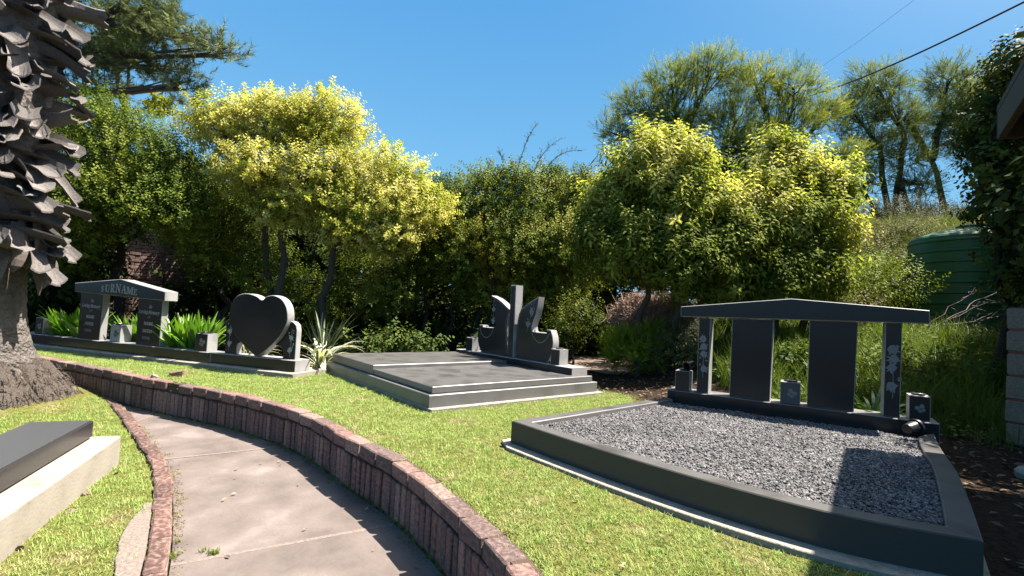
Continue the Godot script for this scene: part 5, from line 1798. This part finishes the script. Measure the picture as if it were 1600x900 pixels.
# ------------------------------------------------------------------ strap-leafed plants: every leaf a part
func strap(l: float, w: float, bow: float, fold := .3) -> ArrayMesh:       # rises along +y, bows towards +z
	var g := Geo.new()
	var rows := []
	var n := 7
	for i in n + 1:
		var t := float(i) / n
		var a := bow * t
		var c := Vector3(0, l * (sin(a) / a * t if a > .01 else t), l * t * (1 - cos(a)) / maxf(a, .01))
		var ww := w * minf(1.0, 2.2 * (1.02 - t)) * (.55 + .9 * t * (1.2 - t))
		rows.append([c + Vector3(-ww, 0, 0), c + Vector3(0, -ww * fold * sin(a), -ww * fold * cos(a)), c + Vector3(ww, 0, 0)])
	for i in n:
		for k in 2:
			var a: Vector3 = rows[i][k]
			var b: Vector3 = rows[i][k + 1]
			var c: Vector3 = rows[i + 1][k + 1]
			var d: Vector3 = rows[i + 1][k]
			var nn := (b - a).cross(d - a).normalized()
			g.quad(a, b, c, d, nn)
	return g.mesh()


func strap_plant(called: String, label: String, category: String, at: Vector2, y: float, n: int, l: float, w: float, bow0: float, bow1: float, spread: float, mats: Array, group := "") -> Node3D:
	var p := thing(called, label, category, v3(at, y), 0.0, group)
	var kinds := []
	for k in 5:
		kinds.append(strap(l * rng.randf_range(.65, 1.1), w * rng.randf_range(.8, 1.2), lerpf(bow0, bow1, k / 4.0)))
	for k in n:
		var o := put(p, "leaf", kinds[rng.randi() % 5], M[mats[rng.randi() % mats.size()]])
		var a := TAU * k / n * 1.618
		o.transform = Transform3D(Basis(Vector3.UP, a) * Basis(Vector3.RIGHT, rng.randf_range(.02, spread)) * Basis(Vector3.UP, rng.randf_range(-.5, .5)), Vector3(sin(a), 0, cos(a)) * rng.randf_range(.01, .1))
	return p


func plants():
	var br := ["bright strap", "bright strap light", "bright strap", "bright strap deep"]
	var A := Vector2(-7.75, -8.04)
	var u := Vector2(.949, .315)
	var bk := Vector2(.315, -.949)
	for q in [[.32, .24, "bright green broad-leafed clump left of the lettered pillars"], [.66, .3, "bright green clump touching the left lettered pillar"], [1.58, .46, "bright green clump between the lettered pillars, left one"], [2.04, .46, "bright green clump between the lettered pillars, right one"], [2.9, .28, "bright green clump just right of the lettered pillars"], [3.22, .3, "bright green clump behind the flower block beside the heart"]]:
		strap_plant("broad_leaf_plant", q[2], "plant", A + u * q[0] + bk * q[1], 0.0, 42, .74, .055, .15, .9, .45, br, "bright green plants behind the left headstones")
	strap_plant("pale_strap_plant", "pale striped strap-leafed plant arching beside the heart headstone", "plant", Vector2(-2.78, -7.25), 0.0, 46, .85, .028, 1.7, 2.6, 1.0, ["pale strap", "pale strap", "grey strap"])
	strap_plant("pale_strap_plant", "pale strap-leafed plant seen left of the heart and under it", "plant", Vector2(-3.85, -7.35), 0.0, 34, .66, .022, .9, 2.0, .8, ["pale strap", "grey strap", "grey strap"])
	strap_plant("spiky_plant", "dark spiky plant right behind the heart headstone", "plant", Vector2(-3.0, -7.9), 0.0, 46, .95, .02, .25, .9, 1.1, ["dark strap", "dark strap", "grey strap"])
	strap_plant("spiky_plant", "dark spiky plant against the brick house wall", "plant", Vector2(-5.2, -8.6), 0.0, 36, 1.0, .02, .2, .8, 1.0, ["dark strap"])
	strap_plant("lily_plant", "lily-like plant with arching leaves behind the right opening of the gabled stone", "plant", Vector2(3.75, -5.0), .05, 30, .5, .018, .8, 1.8, .8, ["lily strap", "bright strap light"])


# ------------------------------------------------------------------ grass
func blades(n: int, h: float, w: float, spread: float, lean: float, sd: int) -> ArrayMesh:
	var r := RandomNumberGenerator.new()
	r.seed = sd
	var v := PackedVector3Array()
	for k in n:
		var a := r.randf() * TAU
		var b := Vector3(cos(a), 0, sin(a)) * spread * sqrt(r.randf())
		var d := r.randf() * TAU
		var ln := Vector3(cos(d), 0, sin(d)) * lean * r.randf() * h
		var s := Vector3(-sin(d + r.randf_range(-.8, .8)), 0, cos(d)) * w
		var hh := h * r.randf_range(.5, 1.15)
		var m := b + Vector3(0, hh * .55, 0) + ln * .35
		v.append_array(PackedVector3Array([b - s, b + s, m + s * .8, b - s, m + s * .8, m - s * .8, m - s * .8, m + s * .8, b + Vector3(0, hh, 0) + ln]))
	return bare(v)


func grass():
	var root := Node3D.new()
	root.name = "lawn_grass"
	add_child(root)
	tag(root, "mown yellow-green grass of the lawns on both sides of the path", "grass")
	root.set_meta("kind", "stuff")
	var kinds := [blades(14, .028, .0014, .04, 1.0, 51), blades(13, .022, .0016, .045, 1.5, 52), blades(10, .038, .0013, .035, .9, 53)]
	var bufs := [PackedFloat32Array(), PackedFloat32Array(), PackedFloat32Array()]
	var kerb := inset_in(PLOT, -.14)
	var base := gquad(-.06, -.02, 2.92, 2.48)
	var strip := PackedVector2Array([Vector2(-8.3, -8.12), Vector2(-2.7, -6.27), Vector2(-2.95, -7.2), Vector2(-8.4, -9)])
	var block := PackedVector2Array([Vector2(-2.95, -3.82), Vector2(-2.1, -1.68), Vector2(-3.0, -1.3), Vector2(-3.82, -3.5)])
	for k in 92000:
		var left := k % 4 == 0
		var p := Vector2(rng.randf_range(-8.2, 2.5), rng.randf_range(-8.1, -.9)) if not left else Vector2(rng.randf_range(-6.2, -1.2), rng.randf_range(-7.0, -1.2))
		if not Geometry2D.is_point_in_polygon(p, LEFT_LAWN if left else LAWN):
			continue
		var sd := side_of(WALL, p)
		if left:
			if sd > -.02 or side_of(KERB, p) > -.13 or Geometry2D.is_point_in_polygon(p, block) or p.distance_to(Vector2(-5.88, -5.36)) < 1.08:
				continue
		elif sd < .1 or Geometry2D.is_point_in_polygon(p, kerb) or Geometry2D.is_point_in_polygon(p, base) or Geometry2D.is_point_in_polygon(p, strip):
			continue
		var w := mottle.get_noise_2d(p.x * 2.3, p.y * 2.3)
		var thin := smoothstep(.2, .7, w) + (.35 * smoothstep(-2.9, -2.2, p.y) if left else 0.0)
		if rng.randf() < thin * .55:
			continue
		var dry := clampf(.22 + thin * .7 + .5 * mottle.get_noise_2d(p.x * 9 + 50, p.y * 9) + rng.randf_range(-.3, .3), 0, 1)
		var col := Color(.24, .39, .09).lerp(Color(.4, .53, .15), rng.randf()).lerp(Color(.64, .58, .33), dry * dry)
		var s := rng.randf_range(.7, 1.25)
		put_copy(bufs[k % 3 if rng.randf() < .5 else (k / 3) % 2], Transform3D(Basis(Vector3.UP, rng.randf() * TAU) * Basis.from_scale(Vector3(s, s * rng.randf_range(.75, 1.2), s)), v3(p, height_fast(p, sd) - .004)), col)
	for k in 3:
		scatter(root, "blades", kinds[k], M["grass blade"], bufs[k])
	# taller growth on the slope
	var bg := Node3D.new()
	bg.name = "slope_grass"
	add_child(bg)
	tag(bg, "long green and dry grass covering the slope behind the gabled stone", "grass")
	bg.set_meta("kind", "stuff")
	var tall := [blades(26, .42, .004, .1, .8, 54), blades(22, .3, .0045, .12, 1.0, 55)]
	var leafk := sprig(10, .22, .09, .024, .3, .6, 56)
	var bb := [PackedFloat32Array(), PackedFloat32Array(), PackedFloat32Array()]
	for k in 16000:
		var q := pow(rng.randf(), .8) * 13.0 + .7
		var s := rng.randf_range(-1.5, 9.0)
		var p := Vector2(2.6, -4.6) + Vector2(.523, -.853) * q + Vector2(.853, .523) * s
		if p.distance_to(Vector2(8.95, -9.55)) < 1.1 or p.x < 2.9:
			continue
		var w := mottle.get_noise_2d(p.x * .9, p.y * .9)
		var dryish := smoothstep(5.0, 8.5, q) * .55 + w * .7
		var col := Color(.09, .15, .02).lerp(Color(.18, .25, .035), rng.randf())
		if dryish > .3:
			col = col.lerp(Color(.2, .2, .11), clampf(dryish, 0, 1))
		var sc := rng.randf_range(.6, 1.3) * (1.0 if q > 1.4 else .7) * (.4 if p.distance_to(Vector2(8.6, -8.6)) < 2.0 else 1.0)
		var b := Basis(Vector3.UP, rng.randf() * TAU) * Basis.from_scale(Vector3(sc, sc, sc))
		put_copy(bb[2 if (rng.randf() < .35 and dryish < .5) else k % 2], Transform3D(b, v3(p, height(p) - .01)), col * rng.randf_range(.8, 1.15))
	for k in 2:
		scatter(bg, "tufts", tall[k], M["grass blade"], bb[k])
	scatter(bg, "weeds", leafk, M["leaf"], bb[2])


func height_fast(p: Vector2, sd: float) -> float:
	return -.02 + .015 * mottle.get_noise_2d(p.x, p.y) if sd > .1 else height(p)


# ------------------------------------------------------------------ small things
func small_things():
	var c := thing("overhead_cable", "black overhead cable slanting down from the top right corner", "cable", Vector3(11.35, 10.9, -22.0))
	var g := Geo.new()
	var pts := PackedVector3Array()
	for k in 25:
		var t := k / 24.0
		pts.append(Vector3(11.35, 10.91, -22).lerp(Vector3(10.69, 8.06, -9), t) - Vector3(0, .35 * sin(PI * t), 0) - c.position)
	g.tube(pts, taper(24, .03, .022), 6)
	put(c, "line", g.mesh(), M["cable"])
	c = thing("overhead_cable", "faint thin cable above the thicker one near the top right corner", "cable", Vector3(13.0, 12.4, -22.0))
	g = Geo.new()
	g.tube(PackedVector3Array([Vector3.ZERO, Vector3(-.4, -.6, 4), Vector3(-.8, -1.0, 8), Vector3(-1.2, -1.5, 13)]), PackedFloat32Array([.005, .005, .004, .004]), 5)
	put(c, "line", g.mesh(), M["cable"])
	var f := thing("palisade_fence", "thin dark palisade fence on the far ridge", "fence", Vector3(16.2, 5.0, -20.2))
	for k in 14:
		put(f, "pale", boxm(Vector3(.035, 1.25, .02)), M["fence paint"], Vector3(k * .19, .75, 0))
	for y in [.45, 1.15]:
		put(f, "rail", boxm(Vector3(2.7, .05, .03)), M["fence paint"], Vector3(1.24, y, -.03))
	# a stone and a wooden stake end in the lawn near the row
	var st := thing("loose_brick", "half brick lying in the grass below the heart headstone", "brick", Vector3(-4.02, .02, -5.98))
	put(st, "brick", worn_box(Vector3(.15, .05, .07), .008, .006), M["worn red brick 1"]).rotation = Vector3(.05, .4, .1)
	st = thing("loose_stone", "pale stone in the grass above the retaining wall", "stone", Vector3(-4.1, .01, -5.72))
	put(st, "stone", worn_box(Vector3(.08, .06, .07), .02, .012), M["concrete footing"]).rotation = Vector3(.2, .9, .1)
	# weeds in the joints
	var wk := blades(16, .05, .003, .04, 1.4, 61)
	for q in [[-1.53, -2.63, .012, "small green weed in the nearest path joint"], [-1.72, -2.56, .008, "tiny weed where the joint meets the edging"]]:
		var w := thing("path_weed", q[3], "weed", Vector3(q[0], -.36, q[1]))
		var buf := PackedFloat32Array()
		for k in 9:
			put_copy(buf, Transform3D(Basis(Vector3.UP, rng.randf() * TAU) * Basis.from_scale(Vector3.ONE * rng.randf_range(.4, .8)), Vector3(rng.randf_range(-.05, .05), 0, rng.randf_range(-.015, .015))), Color(.16, .22, .03))
		scatter(w, "blades", wk, M["grass blade"], buf)
	var wt := thing("wall_weed", "tuft growing in the gap where a wall brick is missing", "weed", Vector3(-3.62, -.08, -5.46))
	var b2 := PackedFloat32Array()
	for k in 22:
		put_copy(b2, Transform3D(basis_along((random_dir() + Vector3.UP).normalized(), rng.randf_range(.4, .9)), Vector3(rng.randf_range(-.09, .09), rng.randf_range(-.02, .05), rng.randf_range(-.05, .04))), Color(.07, .1, .025))
	scatter(wt, "leaves", sprig(9, .1, .04, .012, .2, .6, 62), M["leaf"], b2)
	# dry leaves and stones on the shaded earth at the right
	var dl := Node3D.new()
	dl.name = "leaf_litter"
	add_child(dl)
	tag(dl, "dry leaves scattered over the shaded earth at the right", "leaves")
	dl.set_meta("kind", "stuff")
	var v := PackedVector3Array()
	leaf_into(v, Vector3.ZERO, Vector3.RIGHT, Vector3.BACK, .06, .014, Vector3(0, .01, 0), .5)
	var lb := PackedFloat32Array()
	for k in 5200:
		var p := Vector2(rng.randf_range(1.2, 6.0), rng.randf_range(-7.5, -1.2))
		if k % 3 == 0:
			p = Vector2(rng.randf_range(-3.0, 3.5), rng.randf_range(-10.5, -6.6))
		if Geometry2D.is_point_in_polygon(p, kerb_zone()) or Geometry2D.is_point_in_polygon(p, LAWN) or Geometry2D.is_point_in_polygon(p, gquad(-.1, -.1, 3, 2.6)) or side_of(WALL, p) < .2:
			continue
		var gq := rng.randf_range(.6, 1.3)
		put_copy(lb, Transform3D(Basis(random_dir(), rng.randf() * .5).rotated(Vector3.UP, rng.randf() * TAU), v3(p, height(p) + .012)), Color(.15, .1, .06) * gq)
	for k in 420:
		var p := Vector2(rng.randf_range(-4.5, 2.0), rng.randf_range(-7.0, -1.3))
		var sd := side_of(WALL, p)
		if Geometry2D.is_point_in_polygon(p, kerb_zone()) or Geometry2D.is_point_in_polygon(p, gquad(-.1, -.1, 3, 2.6)) or (sd > -.05 and sd < .15) or side_of(KERB, p) < .02 or (sd < 0 and sd < -.25 and rng.randf() < .55):
			continue
		var y := height(p) + .03 if sd > 0 else -.352
		put_copy(lb, Transform3D(Basis(random_dir(), rng.randf() * .4).rotated(Vector3.UP, rng.randf() * TAU).scaled(Vector3.ONE * rng.randf_range(.3, .7)), v3(p, y)), Color(.3, .21, .12) * rng.randf_range(.4, 1.3))
	scatter(dl, "leaves", bare(v), M["twig"], lb)
	var cr := Node3D.new()                       # soil crumbs and clippings gathered along the edges of the paving
	cr.name = "edge_dirt"
	add_child(cr)
	tag(cr, "soil crumbs and dry clippings along both edges of the path", "dirt")
	cr.set_meta("kind", "stuff")
	var cb := PackedFloat32Array()
	var gb := PackedFloat32Array()
	for k in 2600:
		var right := k % 2 == 0
		var pl := WALL if right else KERB
		var at: Array = along(pl, rng.randf_range(2.2, length_of(pl) - 1.5))
		var n := Vector2(at[1].y, -at[1].x)
		var off := absf(rng.randfn(0.0, .026)) + .004
		var p: Vector2 = at[0] + n * (-off if right else off)
		if side_of(WALL, p) > -.004 or side_of(KERB, p) < .004:
			continue
		var s1 := rng.randf_range(.002, .006)
		if k % 17 == 0:
			put_copy(gb, Transform3D(Basis(Vector3.UP, rng.randf() * TAU) * Basis.from_scale(Vector3.ONE * rng.randf_range(.25, .6)), v3(p, -.361)), Color(.2, .26, .06).lerp(Color(.4, .34, .18), rng.randf()))
		else:
			put_copy(cb, Transform3D(Basis(random_dir(), rng.randf() * TAU).scaled(Vector3(s1, s1 * .6, s1 * rng.randf_range(.7, 1.8))), v3(p, -.36)), Color(.13, .09, .06) * rng.randf_range(.5, 1.6))
	scatter(cr, "crumbs", pebble(7), M["stone"], cb)
	scatter(cr, "clippings", wk, M["grass blade"], gb)
	for q in [[3.75, -3.55, .09, "pale stone on the dark earth right of the plinth, largest"], [3.95, -3.75, .07, "reddish brick end right of the plinth"], [4.08, -3.5, .06, "small grey stone at the right edge of the dark earth"], [3.62, -3.3, .05, "small stone beside the right kerb"], [4.25, -3.85, .08, "grey stone under the block pillar"], [3.5, -2.95, .06, "flat stone on the dark earth beside the kerb's middle"]]:
		var p := Vector2(q[0], q[1])
		st = thing("border_stone", q[3], "stone", v3(p, height(p) + q[2] * .3))
		put(st, "stone", worn_box(Vector3(q[2] * 1.3, q[2] * .9, q[2]), q[2] * .2, q[2] * .14), M["worn red brick 0"] if "brick" in q[3] else M["concrete footing"]).rotation = Vector3(rng.randf() * .4, rng.randf() * 3, rng.randf() * .4)
	# dry branches reaching in front of the tank
	var br := thing("dry_branch", "bare pale twigs in front of the green tank", "branch", Vector3(6.6, 1.4, -7.6))
	var bt := Geo.new()
	for q in [[Vector3(-.5, -.6, 0), Vector3(.75, .1, .1)], [Vector3(-.1, -.35, 0), Vector3(.55, .32, .1)], [Vector3(.2, -.2, 0), Vector3(1.0, .28, 0)], [Vector3(.1, -.3, .05), Vector3(.9, -.12, .1)]]:
		bt.tube(wobble(q[0], q[1], 6, .06), taper(6, .012, .004), 5, false)
		for k in 4:
			var s: Vector3 = q[0].lerp(q[1], .5 + k * .12)
			bt.tube(wobble(s, s + Vector3(rng.randf_range(.1, .3), rng.randf_range(-.1, .2), 0), 3, .03), taper(3, .006, .002), 4, false)
	put(br, "twigs", bt.mesh(), M["pale sheath"])


func kerb_zone() -> PackedVector2Array:
	return inset_in(PLOT, -.1)
